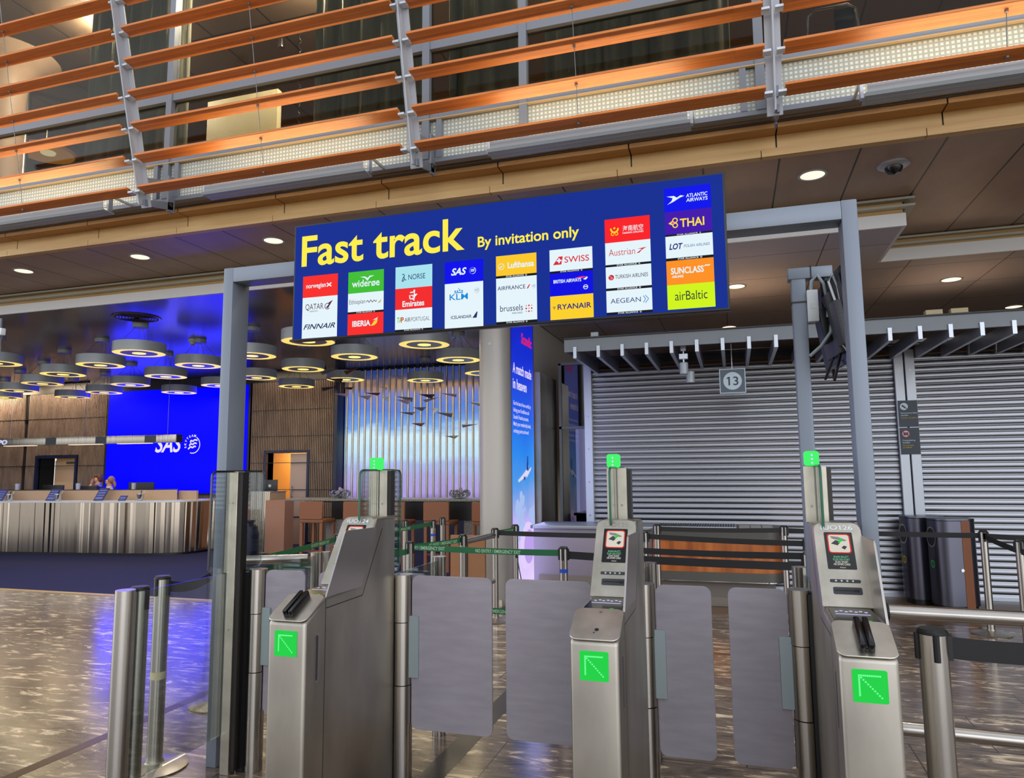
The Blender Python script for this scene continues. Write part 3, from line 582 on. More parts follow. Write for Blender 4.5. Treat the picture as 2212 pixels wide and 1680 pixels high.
# column 6
tl = tile(1.455, 1.668, .247, .355, WHT); put(tl, (218, 36, 46), lambda b: (b.txt('SWISS', 1.53, .285, w=.122, hgt=.030, bold=.008), b.poly([(1.472, .278), (1.514, .278), (1.522, .318), (1.502, .318)]))); put(tl, WHT, lambda b: (b.box(1.491, -.0036, .294, 1.515, -.0034, .302), b.box(1.499, -.0036, .286, 1.507, -.0034, .310)), 'cross')
star(1.455, 1.668, .236, .247)
tl = tile(1.455, 1.668, .122, .236, (0, 0, 226)); put(tl, WHT, lambda b: (b.txt('BRITISH AIRWAYS', 1.473, .186, w=.138, hgt=.017, bold=.025), b.poly([(1.62, .196), (1.642, .207), (1.642, .199), (1.632, .191)]), b.arc(1.632, .156, .009, .012, 0, 360, 0, 20), b.line([(1.622, .157), (1.642, .157)], .004))); put(tl, (240, 60, 120), lambda b: b.poly([(1.58, .205), (1.61, .2), (1.642, .207), (1.615, .21)]))
tl = tile(1.455, 1.668, .005, .122, (252, 208, 40)); put(tl, (18, 30, 130), lambda b: b.txt('RYANAIR', 1.492, .054, w=.166, hgt=.026, bold=.015)); put(tl, (180, 150, 60), lambda b: b.poly([(1.466, .07), (1.484, .072), (1.476, .054)]))
# column 7
tl = tile(1.731, 1.946, .361, .478, (250, 30, 36)); put(tl, WHT, lambda b: (b.txt('\u6d77\u5357\u822a\u7a7a', 1.817, .413, w=.098, hgt=.026, bold=.004), b.txt('HAINAN AIRLINES', 1.817, .398, w=.098, hgt=.009, bold=.01))); put(tl, (250, 210, 40), lambda b: (b.arc(1.778, .428, .013, .021, 170, 370), b.disc(1.778, .431, .005), b.arc(1.769, .403, .005, .009, 0, 330), b.arc(1.787, .403, .005, .009, -150, 180)))
tl = tile(1.731, 1.946, .253, .361, WHT); put(tl, (206, 50, 50), lambda b: (b.txt('Austrian', 1.748, .295, w=.125, hgt=.033, bold=-.005), b.poly([(1.88, .298), (1.905, .316), (1.885, .319), (1.928, .324), (1.906, .312), (1.892, .298)])))
star(1.731, 1.946, .242, .253)
tl = tile(1.731, 1.946, .138, .242, WHT); put(tl, (80, 84, 94), T('TURKISH AIRLINES', 1.853, .182, .155, .019, .006)); put(tl, (206, 40, 44), lambda b: b.disc(1.757, .190, .0135)); put(tl, WHT, lambda b: (b.line([(1.748, .198), (1.760, .190), (1.766, .182)], .004), b.line([(1.760, .190), (1.754, .181)], .003)), 'bird')
star(1.731, 1.946, .126, .138)
tl = tile(1.731, 1.946, .021, .126, WHT); put(tl, (50, 70, 130), T('AEGEAN', 1.822, .063, .143, .023, .0)); put(tl, (110, 160, 210), lambda b: (b.line([(1.905, .058), (1.916, .074), (1.905, .09)], .004), b.line([(1.914, .055), (1.93, .074), (1.914, .092)], .004)))
star(1.731, 1.946, .009, .021)
# column 8
tl = tile(2.016, 2.229, .481, .596, (0, 10, 236)); put(tl, WHT, lambda b: (b.txt('ATLANTIC', 2.117, .542, w=.097, hgt=.017, bold=.018, shear=.1), b.txt('AIRWAYS', 2.117, .520, w=.097, hgt=.017, bold=.018, shear=.1), b.poly([(2.028, .556), (2.062, .556), (2.075, .546), (2.092, .556), (2.11, .551), (2.088, .544), (2.06, .528), (2.03, .516), (2.05, .532), (2.056, .546)])))
tl = tile(2.016, 2.229, .371, .481, (66, 16, 172)); put(tl, (250, 220, 70), lambda b: (b.txt('THAI', 2.085, .402, w=.11, hgt=.04, bold=.02), b.arc(2.063, .437, .008, .013, 0, 360), b.arc(2.063, .413, .008, .013, 0, 360), b.poly([(2.032, .424), (2.05, .436), (2.058, .425), (2.05, .414)]))); put(tl, (240, 70, 160), lambda b: b.disc(2.052, .425, .006, .0006))
star(2.016, 2.229, .362, .371)
tl = tile(2.016, 2.229, .257, .362, WHT); put(tl, (20, 40, 120), T('LOT', 2.063, .298, .062, .028, .03, .25)); put(tl, (90, 110, 160), T('POLISH AIRLINES', 2.157, .303, .118, .013, .004, .25))
star(2.016, 2.229, .244, .257)
tl = tile(2.016, 2.229, .129, .244, (254, 144, 30)); put(tl, WHT, lambda b: (b.txt('SUNCLASS', 2.036, .180, w=.148, hgt=.030, bold=.025), b.txt('AIRLINES', 2.04, .162, w=.052, hgt=.011, bold=.03), b.line([(2.188, .206), (2.196, .211), (2.204, .207), (2.212, .212)], .005)))
tl = tile(2.016, 2.229, .013, .129, (208, 244, 20)); put(tl, (26, 44, 56), T('airBaltic', 2.123, .054, .145, .042, -.002))
# ================================================================== TICKET GATES
GY0 = 2.60
def beacon_part(t, x, y, z):
    MB().box(x-.030, y-.03, z, x+.030, y+.03, z+.064).build('beacon_light', 'beacon', t, .012, 3)
    b = MB((x, y-.0306, z)); [b.disc(.0, .012+.017*k_, .0045, 0, 10) for k_ in range(3)]; b.build('beacon_lamp_dot', 'led_white', t)
def kiosk(x, label, cx, code, scanner=True, worn=False, bolx=0.):
    t = thing('ticket_gate', label, 'ticket gate', (x, GY0, 0), group='ticket reading gates')
    prof = [(0, 0), (0, .985), (.15, 1.062), (.39, 1.068), (.60, 1.372), (.81, 1.366), (.81, 0)]
    b = MB((0, 0, 0), (0, 1, 0), (0, 0, 1)); b.slab(prof, -.09, .09)
    # softly rounded upright edges: bevelled shell
    body = b.build('body', 'steel_body', t, .016, 3)
    # thin joints on the flanks
    b = MB()
    for s_ in (-.0906, .0906):
        q = MB((s_, 0, 0), (0, 1, 0), (0, 0, 1)); q.line([(.15, .02), (.15, 1.05)], .003); q.line([(.15, 1.018), (.467, 1.02), (.658, 1.315)], .004); q.line([(.03, 1.0), (.15, 1.055)], .002)
        b.add(q.v, q.f)
    b.build('panel_joint', 'black', t, smooth=False)
    V1 = (0, .15, .077); pl = MB((0, -.004, .984), (1, 0, 0), V1); pl.slab(rrect(-.093, 0, .093, .178, .03), .004, .010); pl.build('front_plate', 'steel_plate', t, .002, 1)
    V2 = (0, .21, .304); hd = MB((0, .39, 1.068), (1, 0, 0), V2)
    hd.slab([(-.088, .004), (.088, .004)] + [q for q in rrect(-.088, .0, .088, .368, .034) if q[1] > .2], .001, .007)
    head = hd.build('head_plate', 'steel_plate', t, .002, 1)
    H = lambda: MB((0, .39, 1.068), (1, 0, 0), V2)
    if not worn: H().txt(code, -.002, .333, w=.118, hgt=.021, bold=.014, align='C', h=.008).build('lettering', 'white_plastic', head)
    else: H().txt(code, -.002, .333, w=.110, hgt=.021, bold=.0, align='C', h=.0076).build('worn_lettering', 'steel_body', head)
    sc = H().slab(rrect(-.052, .160, .052, .322, .004), .006, .0085).build('display', 'black_gloss', head)
    H().ring(rrect(-.042, .228, .042, .314, .012), rrect(-.0375, .2325, .0375, .3095, .009), .0092).build('red_border', lit('lit_red', (226, 60, 50), .9) if 'lit_red' not in M else 'lit_red', sc)
    H().poly(rrect(-.0376, .2324, .0376, .3096, .009), .0090).build('picture', lit('lit_picture', (226, 220, 206), .9) if 'lit_picture' not in M else 'lit_picture', sc)
    H().poly([(-.03, .27), (-.012, .286), (.008, .280), (-.006, .262)], .0094).poly([(.006, .252), (.016, .262), (.028, .258), (.018, .244)], .0094).build('picture_shape', 'dark_grey', sc)
    H().poly([(-.03, .304), (.0, .300), (.03, .285), (.02, .281), (-.008, .288), (-.024, .292)], .0093).build('picture_machine', lit('lit_grey', (150, 148, 146), .8) if 'lit_grey' not in M else 'lit_grey', sc)
    H().poly([(.014, .296), (.010, .286), (.016, .284), (-.002, .272), (-.002, .284), (.004, .285), (.006, .294)], .0096).build('picture_arrow', 'led_green', sc)
    H().txt('SKANN BILLETT', 0, .208, w=.054, hgt=.0085, bold=.02, align='C', h=.0092).txt('ELLER DRA KORT', 0, .197, w=.060, hgt=.0085, bold=.02, align='C', h=.0092).build('lettering', lit('lit_mint', (120, 200, 160), .8) if 'lit_mint' not in M else 'lit_mint', sc)
    H().txt('SCAN TICKET', 0, .186, w=.047, hgt=.0085, bold=.02, align='C', h=.0092).txt('OR SWIPE CARD', 0, .176, w=.060, hgt=.0085, bold=.02, align='C', h=.0092).txt('Avinor', .002, .164, w=.022, hgt=.006, bold=.01, align='C', h=.0092).build('lettering', lit('lit_white', (226, 222, 214), .8) if 'lit_white' not in M else 'lit_white', sc)
    q = H().slab(rrect(-.052, .104, .058, .117, .0064), .0065, .0085).build('light_slot', 'dark_grey', head)
    b = H(); [b.disc(-.03+.02*k_, .1105, .004, .0092, 8) for k_ in range(4)]; b.build('indicator', 'alu_bright', q)
    q = H().slab(rrect(-.044, .056, .058, .085, .006), .0065, .0082).build('card_slot', 'dark_grey', head)
    H().poly([(-.038, .069), (.048, .069), (.048, .074), (-.038, .074)], .009).poly([(.03, .066), (.048, .066), (.048, .074), (.03, .074)], .009).build('slit', 'black', q)
    # reading tray
    tr = MB((0, .15, 1.0645), (1, 0, 0), (0, 1, .025)); tr.slab(rrect(-.072, .012, .072, .238, .006), -.002, .003); tray = tr.build('reading_tray', 'black_gloss', t)
    b = MB((0, .15, 1.0645), (1, 0, 0), (0, 1, .025)); [b.disc(-.05+.0165*k_, .165+(.012 if k_ % 2 else 0), .0065, .0042, 10) for k_ in range(7)]; b.poly([(-.058, .12), (.058, .12), (.058, .128), (-.058, .128)], .0042); b.build('light_row', 'led_white', tray)
    MB((0, .15, 1.0645), (1, 0, 0), (0, 1, .025)).poly([(.03, .022), (.046, .022), (.046, .03), (.03, .03)], .0045).build('indicator', 'led_green', tray)
    # polished side screen
    b = MB((.085, 0, 0), (0, 1, 0), (0, 0, 1)); b.slab([(.146, 1.064), (.452, 1.06), (.592, 1.318), (.584, 1.326), (.306, 1.332), (.294, 1.322)], .0, .008); b.build('side_shield', 'mirror_steel', t, .001, 1)
    # lit arrow
    q = MB((0, -.0005, 0)); q.slab(rrect(-.052, .849, .052, .951, .006), .0, .004); ar = q.build('arrow_panel', 'led_green', t)
    b = MB((0, -.0052, 0)); 
    for k_ in range(11):
        f_ = k_/10; b.disc(-.032+.062*f_, .933, .0032, 0, 8); b.disc(-.032, .933-.062*f_, .0032, 0, 8); b.disc(-.032+.064*f_, .933-.066*f_, .0032, 0, 8)
    b.build('arrow', 'led_dot', ar)
    b = MB()
    for s_ in (-1, 1):
        q = MB((s_*.0908, 0, 0), (0, 1, 0), (0, 0, 1)); q.ring(rrect(.072, .73, .102, .925, .0149), rrect(.077, .735, .097, .92, .0099)); b.add(q.v, q.f)
    b.build('handle_recess', 'steel', t, smooth=False)
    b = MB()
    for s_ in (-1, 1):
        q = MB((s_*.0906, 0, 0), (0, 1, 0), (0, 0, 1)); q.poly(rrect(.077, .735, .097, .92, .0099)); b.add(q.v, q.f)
    b.build('recess_painted_shade', 'dark_grey', t, smooth=False)  # flat dark patch, shade of the handle recess painted as colour
    if scanner:
        b = MB((0, -.004, .984), (1, 0, 0), V1)
        b.slab(rrect(-.024, .02, -.003, .165, .009), .008, .040); b.slab(rrect(.003, .02, .024, .165, .009), .008, .040); b.slab(rrect(-.022, .024, .022, .160, .008), .008, .026)
        b.build('card_reader', 'black_gloss', t, .004, 2)
    else:
        MB((0, -.004, .984), (1, 0, 0), V1).disc(.004, .055, .008, .0106).disc(-.004, .038, .003, .0106, 10).build('screw_hole', 'black', t)
        MB((0, -.004, .984), (1, 0, 0), V1).disc(.004, .155, .005, .0106).build('screw', 'screw', t)
    # sensor column with beacon and glass
    dx = cx - x
    MB().box(dx-.047, .775, 1.36, dx-.003, .83, 1.605).box(dx+.003, .775, 1.36, dx+.047, .83, 1.605).build('sensor_column', 'steel_plate', t, .002, 1)
    b = MB((dx, .7745, 0)); b.disc(-.02, 1.43, .006).disc(.022, 1.43, .006); b.build('screw', 'screw', t)
    MB().box(dx+.047, .785, 1.37, dx+.066, .83, 1.6).build('sensor_strip', 'dark_strip', t)
    b = MB((dx, 0, 0), (0, 1, 0), (0, 0, 1)); pts = [(.575, 1.36)] + [(.575+.03*(1-math.cos(R(a))), 1.575+.03*math.sin(R(a))) for a in (0, 30, 60, 90)] + [(1.0+.03*math.sin(R(a)), 1.575+.03*math.cos(R(a))) for a in (0, 30, 60, 90)] + [(1.03, 1.09), (1.0, 1.06), (.82, 1.06), (.82, 1.36)]
    b.slab(pts, -.006, .006); gl = b.build('glass_screen', 'glass', t, smooth=False)
    e_ = MB(); e_.tube([(dx, p[0], p[1]) for p in pts[:10]], .0055, 6); e_.build('glass_edge', 'glass_edge', gl)
    beacon_part(t, dx-.012, .775, 1.606)
    # rear bollard and low glass
    MB().cyl(bolx, 1.60, 0, 1.065, .042, 28).build('rear_bollard', 'steel_post', t)
    b = MB((bolx*.5+dx*.5, 0, 0), (0, 1, 0), (0, 0, 1)); b.slab([(.83, .2), (1.57, .2), (1.57, 1.045), (.83, 1.045)], -.005, .005); b.build('low_glass', 'glass', t, smooth=False)
    return t
kiosk(-1.788, 'steel ticket gate numbered 124 seen from its right flank, black reader on its slope', -1.782, 'IUO124', bolx=0.0)
kiosk(-.507, 'steel ticket gate between the two others, a bare hole in its slope', -.532, 'IUO125', scanner=False, worn=True, bolx=.02)
kiosk(.388, 'steel ticket gate numbered 126 nearest the horizontal handrails, black reader on its slope', .338, 'IUO126', bolx=-.07)
# end unit of the gate row
t = thing('gate_end_unit', 'slim steel gate end unit with clear glass beside the left portal post', 'gate', (-2.66, 3.37, 0))
MB().box(-.03, -.03, 0, .025, .03, 1.605).build('steel_column', 'steel_plate', t, .002, 1)
MB((-.002, -.0308, 0)).disc(0, 1.43, .006).disc(0, .75, .006).build('screw', 'screw', t)
MB().box(.025, -.02, .02, .052, .03, 1.6).build('sensor_strip', 'dark_strip', t)
b = MB((-.005, 0, 0), (0, 1, 0), (0, 0, 1)); pts = [(-.20, 1.09)] + [(-.20+.03*(1-math.cos(R(a))), 1.575+.03*math.sin(R(a))) for a in (0, 30, 60, 90)] + [(.22+.03*math.sin(R(a)), 1.575+.03*math.cos(R(a))) for a in (0, 30, 60, 90)] + [(.25, 1.09), (.22, 1.06), (-.17, 1.06)]
b.slab(pts, -.006, .006); g = b.build('glass_screen', 'glass', t, smooth=False); MB().tube([(-.005, p[0], p[1]) for p in pts[:6]], .006, 6).build('glass_edge', 'black_gloss', g)
MB().tube([(-.04, -.70, 0), (-.04, -.70, 1.067)], .043, 28).build('front_bollard', 'steel_post', t); MB().cyl(-.04, .88, 0, 1.062, .042, 28).build('rear_bollard', 'steel_post', t)
b = MB((-.03, 0, 0), (0, 1, 0), (0, 0, 1)); b.slab([(-.66, .2), (-.03, .2), (-.03, 1.05), (-.66, 1.05)], -.005, .005).slab([(.05, .2), (.84, .2), (.84, 1.045), (.05, 1.045)], -.005, .005); b.build('low_glass', 'glass', t, smooth=False)
# swing gates
def swing(x, w, side, label):
    t = thing('swing_gate', label, 'gate', (x, 3.44, 0), group='grey swing gate leaves'); s_ = side
    p = MB(); p.cyl(0, 0, .83, 1.065, .05, 32); p.cyl(0, 0, .52, .826, .0485, 32); p.cyl(0, 0, 0, .516, .05, 32); p.build('pivot_post', 'steel_post', t)
    MB().box(min(-s_*.075, -s_*.03), -.045, 0, max(-s_*.075, -s_*.03), .04, 1.05).build('housing', 'black', t)
    b = MB((0, -.0456, 0)); [b.disc(-s_*.058, z, .005) for z in (1.0, .90, .62, .45)]; b.build('screw', 'screw', t)
    x0, x1 = (.053, .053+w) if s_ > 0 else (-.053-w, -.053)
    b = MB((0, 0, 0)); b.slab(rrect(x0, .303, x1, 1.062, .035), -.006, .006); b.build('leaf', 'flap', t, .001, 1)
    c0, c1 = (.040, .095) if s_ > 0 else (-.095, -.040)
    MB().box(c0, -.020, .555, c1, .02, .86).build('clamp', 'clamp', t, .002, 1)
    return t
swing(-2.555, .25, 1, 'narrow grey swing gate leaf hinged beside the slim gate end unit')
swing(-1.865, .25, -1, 'narrow grey swing gate leaf hidden mostly behind the ticket gate numbered 124')
swing(-1.668, .435, 1, 'wide grey swing gate leaf hinged at the right of the ticket gate numbered 124')
swing(-.620, .435, -1, 'wide grey swing gate leaf closing towards the ticket gate with a bare hole')
swing(-.427, .25, 1, 'narrow grey swing gate leaf hinged right of the ticket gate with a bare hole')
swing(.252, .25, -1, 'narrow grey swing gate leaf hinged left of the ticket gate numbered 126')
# ------------------------------------------------------------------ screen pole with the monitor seen from behind
t = thing('screen_pole', 'grey square pole with a short top arm behind the ticket gate numbered 126', 'pole', (.372, 4.03, 0))
MB().box(-.036, -.036, 0, .036, .036, 2.63).build('post', 'frame_grey', t, .006); MB().box(-.05, -.04, 2.60, .17, .04, 2.66).build('arm', 'frame_grey', t, .003)
MB().cyl(.135, 0, 2.28, 2.60, .024, 20).build('drop_tube', 'black', t)
b = MB()
for z in (2.47,): b.box(-.039, -.039, z, .039, .039, z+.008)
b.box(.06, -.043, 2.59, .066, .043, 2.67); b.build('cable_tie', 'black', t)
t = thing('monitor', 'black monitor seen from behind, hanging from the square pole', 'monitor', (.53, 4.05, 2.36)); t.rotation_euler = (0, R(-9), R(6))
MB().box(0, -.36, -.24, .03, .34, .22).build('casing', 'black_gloss', t, .006); MB().box(-.004, -.33, -.21, .002, .31, .19).build('rear_cover', 'black', t); MB().box(-.028, -.16, -.18, 0, .16, .14).build('rear_bulge', 'dark_grey', t, .006)
MB().box(.03, -.345, -.225, .032, .325, .205).build('screen', 'black_gloss', t)
MB().box(-.065, -.06, -.10, -.028, .06, .08).build('mount', 'black', t, .003)
b = MB().box(-.055, -.33, -.16, -.02, -.22, .06); b.build('media_box', 'dark_grey', t, .004)
b = MB((0, -.3305, 0)); [b.disc(-.05+.01*i, -.13+.02*j, .0025, 0, 6) for i in range(3) for j in range(8)]; b.build('vent_hole', 'black', t)
MB().tube([(-.04, -.30, .06), (-.05, -.30, .16), (-.02, -.28, .2), (.0, -.25, .14), (-.005, -.24, -.1), (-.03, -.26, -.19), (-.05, -.28, -.15)], .006, 8).build('cable', 'white_plastic', t)
MB().tube([(-.02, -.1, -.18), (-.06, -.15, -.25), (-.05, .0, -.3), (-.02, .1, -.24)], .008, 8).tube([(-.02, .05, -.18), (-.07, .1, -.28), (-.03, .2, -.26)], .007, 8).build('loose_cable', 'black', t)
t = thing('power_box', 'small white power box strapped on the square pole under its arm', 'box', (.435, 3.985, 2.36))
MB().box(-.027, -.02, 0, .027, .02, .17).build('body', 'white_plastic', t, .004); MB().box(-.018, -.022, .07, .018, -.019, .1).build('cover', 'white_paint', t)
MB().tube([(-.005, 0, .17), (0, 0, .22), (.03, 0, .25), (.06, .0, .2), (.075, .0, .08), (.07, 0, .02)], .009, 8).build('cable', 'cable_grey', t)
MB().tube([(.09, 0, .02), (.08, 0, -.06), (.03, .0, -.13), (-.027, .01, -.18)], .009, 8).build('lower_cable', 'cable_grey', t)
# ------------------------------------------------------------------ stanchions and belts
def stanchion(x, y, label, h=.97, r=.033, base=True, tape=None, head=True):
    t = thing('belt_stanchion', label, 'stanchion', (x, y, 0), group='belt stanchions')
    MB().cyl(0, 0, .01, h-.004, r, 24).build('post', 'steel_post', t)
    if base: MB().lathe([(.17, 0), (.172, .008), (.15, .016), (.05, .03), (r+.004, .036), (r+.004, .05)], 0, 0, 40).build('base', 'steel_plate', t)
    if head:
        MB().lathe([(r+.003, h-.012), (r+.003, h-.002), (r-.004, h+.006), (0, h+.006)], 0, 0, 24).build('cap', 'black', t)
        b = MB()
        for a in (0, 90, 180, 270):
            c_, s_ = math.cos(R(a)), math.sin(R(a))
            b.tube([(c_*(r+.002), s_*(r+.002), h-.10), (c_*(r+.002), s_*(r+.002), h-.01)], .011, 8)
        b.build('belt_head', 'black', t)
    if tape: MB().cyl(0, 0, h-.20, h-.17, r+.0015, 24).build('tape_band', tape, t)
    return t
SP = {}
def st(key, p, label, **k): SP[key] = Vector((p[0], p[1], k.get('h', .97))); return stanchion(p[0], p[1], label, **k)
st('N', (-3.10, 3.32), 'steel stanchion with a flat round base in front of the purple lit floor', h=1.02, r=.041)
MB().cyl(0, 0, .47, .51, .042, 24).build('paper_label', 'cream', bpy.data.objects['belt_stanchion'])
st('O', (-2.745, 2.80), 'steel belt post touching the front bollard of the gate end unit', h=1.056, r=.042, base=False)
st('R', (-3.50, 4.28), 'stanchion hidden behind the left portal post, only its round base showing', r=.035)
q = at(728, 1154, Z=.97); st('T', (q.x, q.y), 'stanchion half hidden by the slope of the ticket gate numbered 124')
st('A', (-2.79, 5.88), 'stanchion with a black head just right of the ticket gate numbered 124')
st('B', (-2.57, 6.62), 'stanchion joined by a steel tube to the post before the round column')
st('B2', (-2.50, 7.40), 'slim post in front of the round column carrying the steel tube')
st('C', (-2.43, 7.92), 'stanchion between the round column and the tall blue screen')
st('D', (-3.71, 8.50), 'stanchion with a blue tape band in front of a leather bar stool', tape='blue_tape')
st('E', (-3.78, 8.98), 'stanchion just right of the blue-taped one by the bar stool')
st('F', (-4.07, 8.44), 'thin far stanchion above the green belt beside the glass screen')
st('G', (-1.35, 5.73), 'stanchion with blue tape between the round column and the middle ticket gate', tape='blue_tape')
st('H', (-.886, 7.32), 'stanchion directly right of the middle ticket gate before the wooden desk')
st('I', (-.857, 8.24), 'stanchion at the left end of the wooden desk front')
st('J', (.488, 8.29), 'stanchion at the rounded right end of the wooden desk')
st('K', (2.28, 8.02), 'stanchion on the open floor right of the metal bins')
st('M', (.649, 2.93), 'thick stanchion in the right foreground in front of the handrails', h=1.02, r=.047)
q = at(2218, 1425, Z=0); st('Z', (q.x+.02, q.y), 'stanchion at the right picture edge showing only its round base')
q = at(1745, 1215, Z=.90); SP['X'] = Vector((q.x, q.y, .97)); st('X', (q.x, q.y), 'stanchion hidden behind the ticket gate numbered 126')
q = at(1338, 1180, Z=.93); st('Y', (q.x, q.y), 'stanchion hidden behind the middle ticket gate')
NE = 'NO ENTRY / EMERGENCY EXIT'
def belt(p, q, label, col='green', w=.05, text=None, flip=False, sag=.008, text_at=None):
    p, q = Vector(p), Vector(q); n = 12; d = q-p; ln = d.length
    u = Vector((d.x, d.y, 0)).normalized(); nrm = u.cross(Vector((0, 0, 1)))
    if nrm.dot(EYE-p) < 0: p, q = q, p; d = -d; u = -u; nrm = -nrm
    pt = lambda f_: p + d*f_ + Vector((0, 0, -4*sag*f_*(1-f_)))
    t = thing('barrier_belt', label, 'barrier belt', tuple(p), group='green barrier belts' if col == 'green' else 'black barrier belts')
    b = MB(); vs = []; fs = []
    for i in range(n+1):
        c_ = pt(i/n)-p
        vs += [c_+nrm*.001, c_+nrm*.001-Vector((0, 0, w)), c_-nrm*.001-Vector((0, 0, w)), c_-nrm*.001]
    for i in range(n):
        for j in range(4): fs.append((4*i+j, 4*i+(j+1) % 4, 4*i+4+(j+1) % 4, 4*i+4+j))
    b.add(vs, fs); b.build('webbing', col+'_belt', t)
    if text:
        b = MB()
        for f_ in text_at or (.5,):
            c_ = pt(f_)-p; dz = d.normalized(); tw = .42
            b.frame(c_ + nrm*.0025 - Vector((0, 0, w*.78)), dz, Vector((0, 0, 1)))
            vv, ff = textmesh(text, .02, 0, 1.0); x1 = max(a for a, _ in vv); h_ = max(c for _, c in vv); kx = tw/x1; ky = w*.56/h_
            b.add([b.O + dz*((tw-a*kx if flip else a*kx)-tw/2) + Vector((0, 0, c*ky)) for a, c in vv], ff)
        b.build('lettering', 'belt_text_back' if flip else 'belt_text', t, smooth=False)
    MB().box(-.012, -.012, -w-.004, .012, .012, .004).build('belt_clip', 'black', t)
    return t
def top(k, dz=-.02): return SP[k] + Vector((0, 0, dz))
def edge(a, b, dz=-.02, r=.035):
    d = (SP[b]-SP[a]); d.z = 0; d.normalize(); return top(a, dz)+d*r
def bl(a, b, label, **k): return belt(edge(a, b, k.pop('dz', -.02)), edge(b, a, k.pop('dz2', -.02)), label, **k)
bl('R', 'T', 'green barrier belt running from the portal post up behind the ticket gate numbered 124', text=NE, text_at=(.28, .82))
bl('R', 'A', 'green barrier belt seen from its back through glass beside the left portal post', text=NE, flip=True, text_at=(.2, .6), dz=-.06, dz2=-.06)
bl('T', 'D', 'green barrier belt far back ending at the blue-taped stanchion by the bar stool', text=NE, text_at=(.12, .62))
bl('A', 'B', 'green barrier belt slanting up to the stanchion with the steel tube', text=NE, text_at=(.62,))
bl('A', 'G', 'long green barrier belt crossing behind the wide swing gate leaves', text=NE, text_at=(.08, .60))
belt(Vector((-2.76, 5.87, .46)), Vector((-1.38, 5.73, .46)), 'low green barrier belt glimpsed in the gap between the wide swing gate leaves', text=NE, text_at=(.58,))
bl('B2', 'C', 'short green barrier belt right of the round column', text=NE)
belt(SP['C']+Vector((.03, -.05, -.30)), SP['C']+Vector((.10, -.08, -.62)), 'loose green belt end hanging beside the tall blue screen', w=.06)
bl('B2', 'H', 'black barrier belt from the post before the column to behind the middle ticket gate', col='black')
bl('G', 'X', 'lowest black barrier belt between the middle ticket gate and the one numbered 126', col='black', dz=-.03, dz2=-.07, w=.06)
q = at(1745, 1168, Z=.95); st('X2', (q.x, q.y), 'farther stanchion hidden behind the ticket gate numbered 126')
bl('H', 'X2', 'second black barrier belt from the top in front of the wooden desk', col='black')
bl('Y', 'X', 'third black barrier belt from the top in front of the wooden desk', col='black', dz=-.04, dz2=.0)
bl('I', 'J', 'topmost black barrier belt along the wooden desk', col='black')
bl('J', 'K', 'long black barrier belt crossing before the metal bins', col='black')
bl('N', 'R', 'black barrier belt in front of the dark blue carpet at the left', col='black', sag=.05, w=.06)
q = at(2290, 1157, Z=.95); belt(edge('K', 'Z'), q, 'black barrier belt leaving the stanchion by the bins level to the right', col='black')
q = at(2290, 1203, Z=.93); belt(edge('K', 'Z', -.025), q, 'black barrier belt dropping to the right from the stanchion by the bins', col='black', sag=.03)
q = at(2420, 1395, Z=.985); belt(SP['M']+Vector((.047, 0, -.02)), q, 'broad black barrier belt from the thick foreground stanchion', col='black', w=.075)
# handrails
t = thing('handrail', 'pair of brushed steel horizontal handrails right of the ticket gate numbered 126', 'handrail', (.60, 3.63, 0))
MB().tube([(.03, 0, .952), (2.2, -.12, .952)], .032, 24).build('upper_rail', 'steel_post', t); MB().tube([(.03, 0, .455), (2.2, -.12, .455)], .03, 24).build('lower_rail', 'steel_post', t)
MB().tube([(-.01, 0, .952), (.035, 0, .952)], .038, 20).build('end_sleeve', 'rubber', t); MB().tube([(-.01, 0, .455), (.035, 0, .455)], .036, 20).build('end_sleeve', 'rubber', t); MB().cyl(-.03, 0, 0, 1.02, .032, 20).build('post', 'steel_body', t)
t = thing('handrail', 'short steel handrail with a black end behind the gate end unit', 'handrail', (-2.79, 4.42, 0))
MB().tube([(-.55, -.25, 1.0), (-.06, -.02, 1.0)], .03, 20).build('rail', 'steel_post', t); MB().tube([(-.07, -.025, 1.0), (.0, .01, 1.0)], .045, 20).build('end_sleeve', 'rubber', t)
MB().cyl(.02, .05, 0, 1.04, .034, 20).build('post', 'steel_body', t)
t = thing('handrail', 'steel tube railing joining two posts before the round column', 'handrail', (-2.57, 6.62, 0))
MB().tube([(.0, .03, .90), (.065, .74, .90)], .03, 20).build('upper_rail', 'steel_post', t); MB().tube([(.0, .03, .42), (.065, .74, .42)], .024, 20).build('lower_rail', 'steel_post', t)
# ================================================================== LOUNGE
t = thing('video_wall', 'huge bright blue video wall with white airline lettering at the lounge rear', 'screen', (SX0, YB-.07, SZ0))
sw, sh = SX1-SX0, SZ1-SZ0
MB().box(-.05, 0, -.03, sw+.05, .06, sh+.04).build('frame', 'black', t)
MB((0, -.004, 0)).poly([(0, 0), (sw, 0), (sw, sh), (0, sh)]).build('display', 'blue_screen', t)
b = MB((0, -.012, 0)); b.txt('SAS', 1.50, .985, w=.80, hgt=.38, bold=.02, shear=.32)
cu, cv, rr = 2.60, 1.14, .21
b.arc(cu, cv, rr*.9, rr, -110, 60, 0, 24)
for k_ in range(3):
    o_ = -.09+.075*k_
    b.line([(cu-.13+.03*k_, cv+o_-.01), (cu-.06, cv+o_+.045), (cu, cv+o_+.02), (cu+.05, cv+o_+.06), (cu+.13-.02*(2-k_), cv+o_+.04)], .035)
for i, ch in enumerate('SKYTEAM'):
    a = R(195 - 20*i); c_, s_ = math.cos(a), math.sin(a); b.frame((cu+rr*1.0*c_, -.012, cv+rr*1.0*s_), (s_, 0, -c_), (c_, 0, s_)); b.txt(ch, 0, -.02, hgt=.055, bold=.03, align='C')
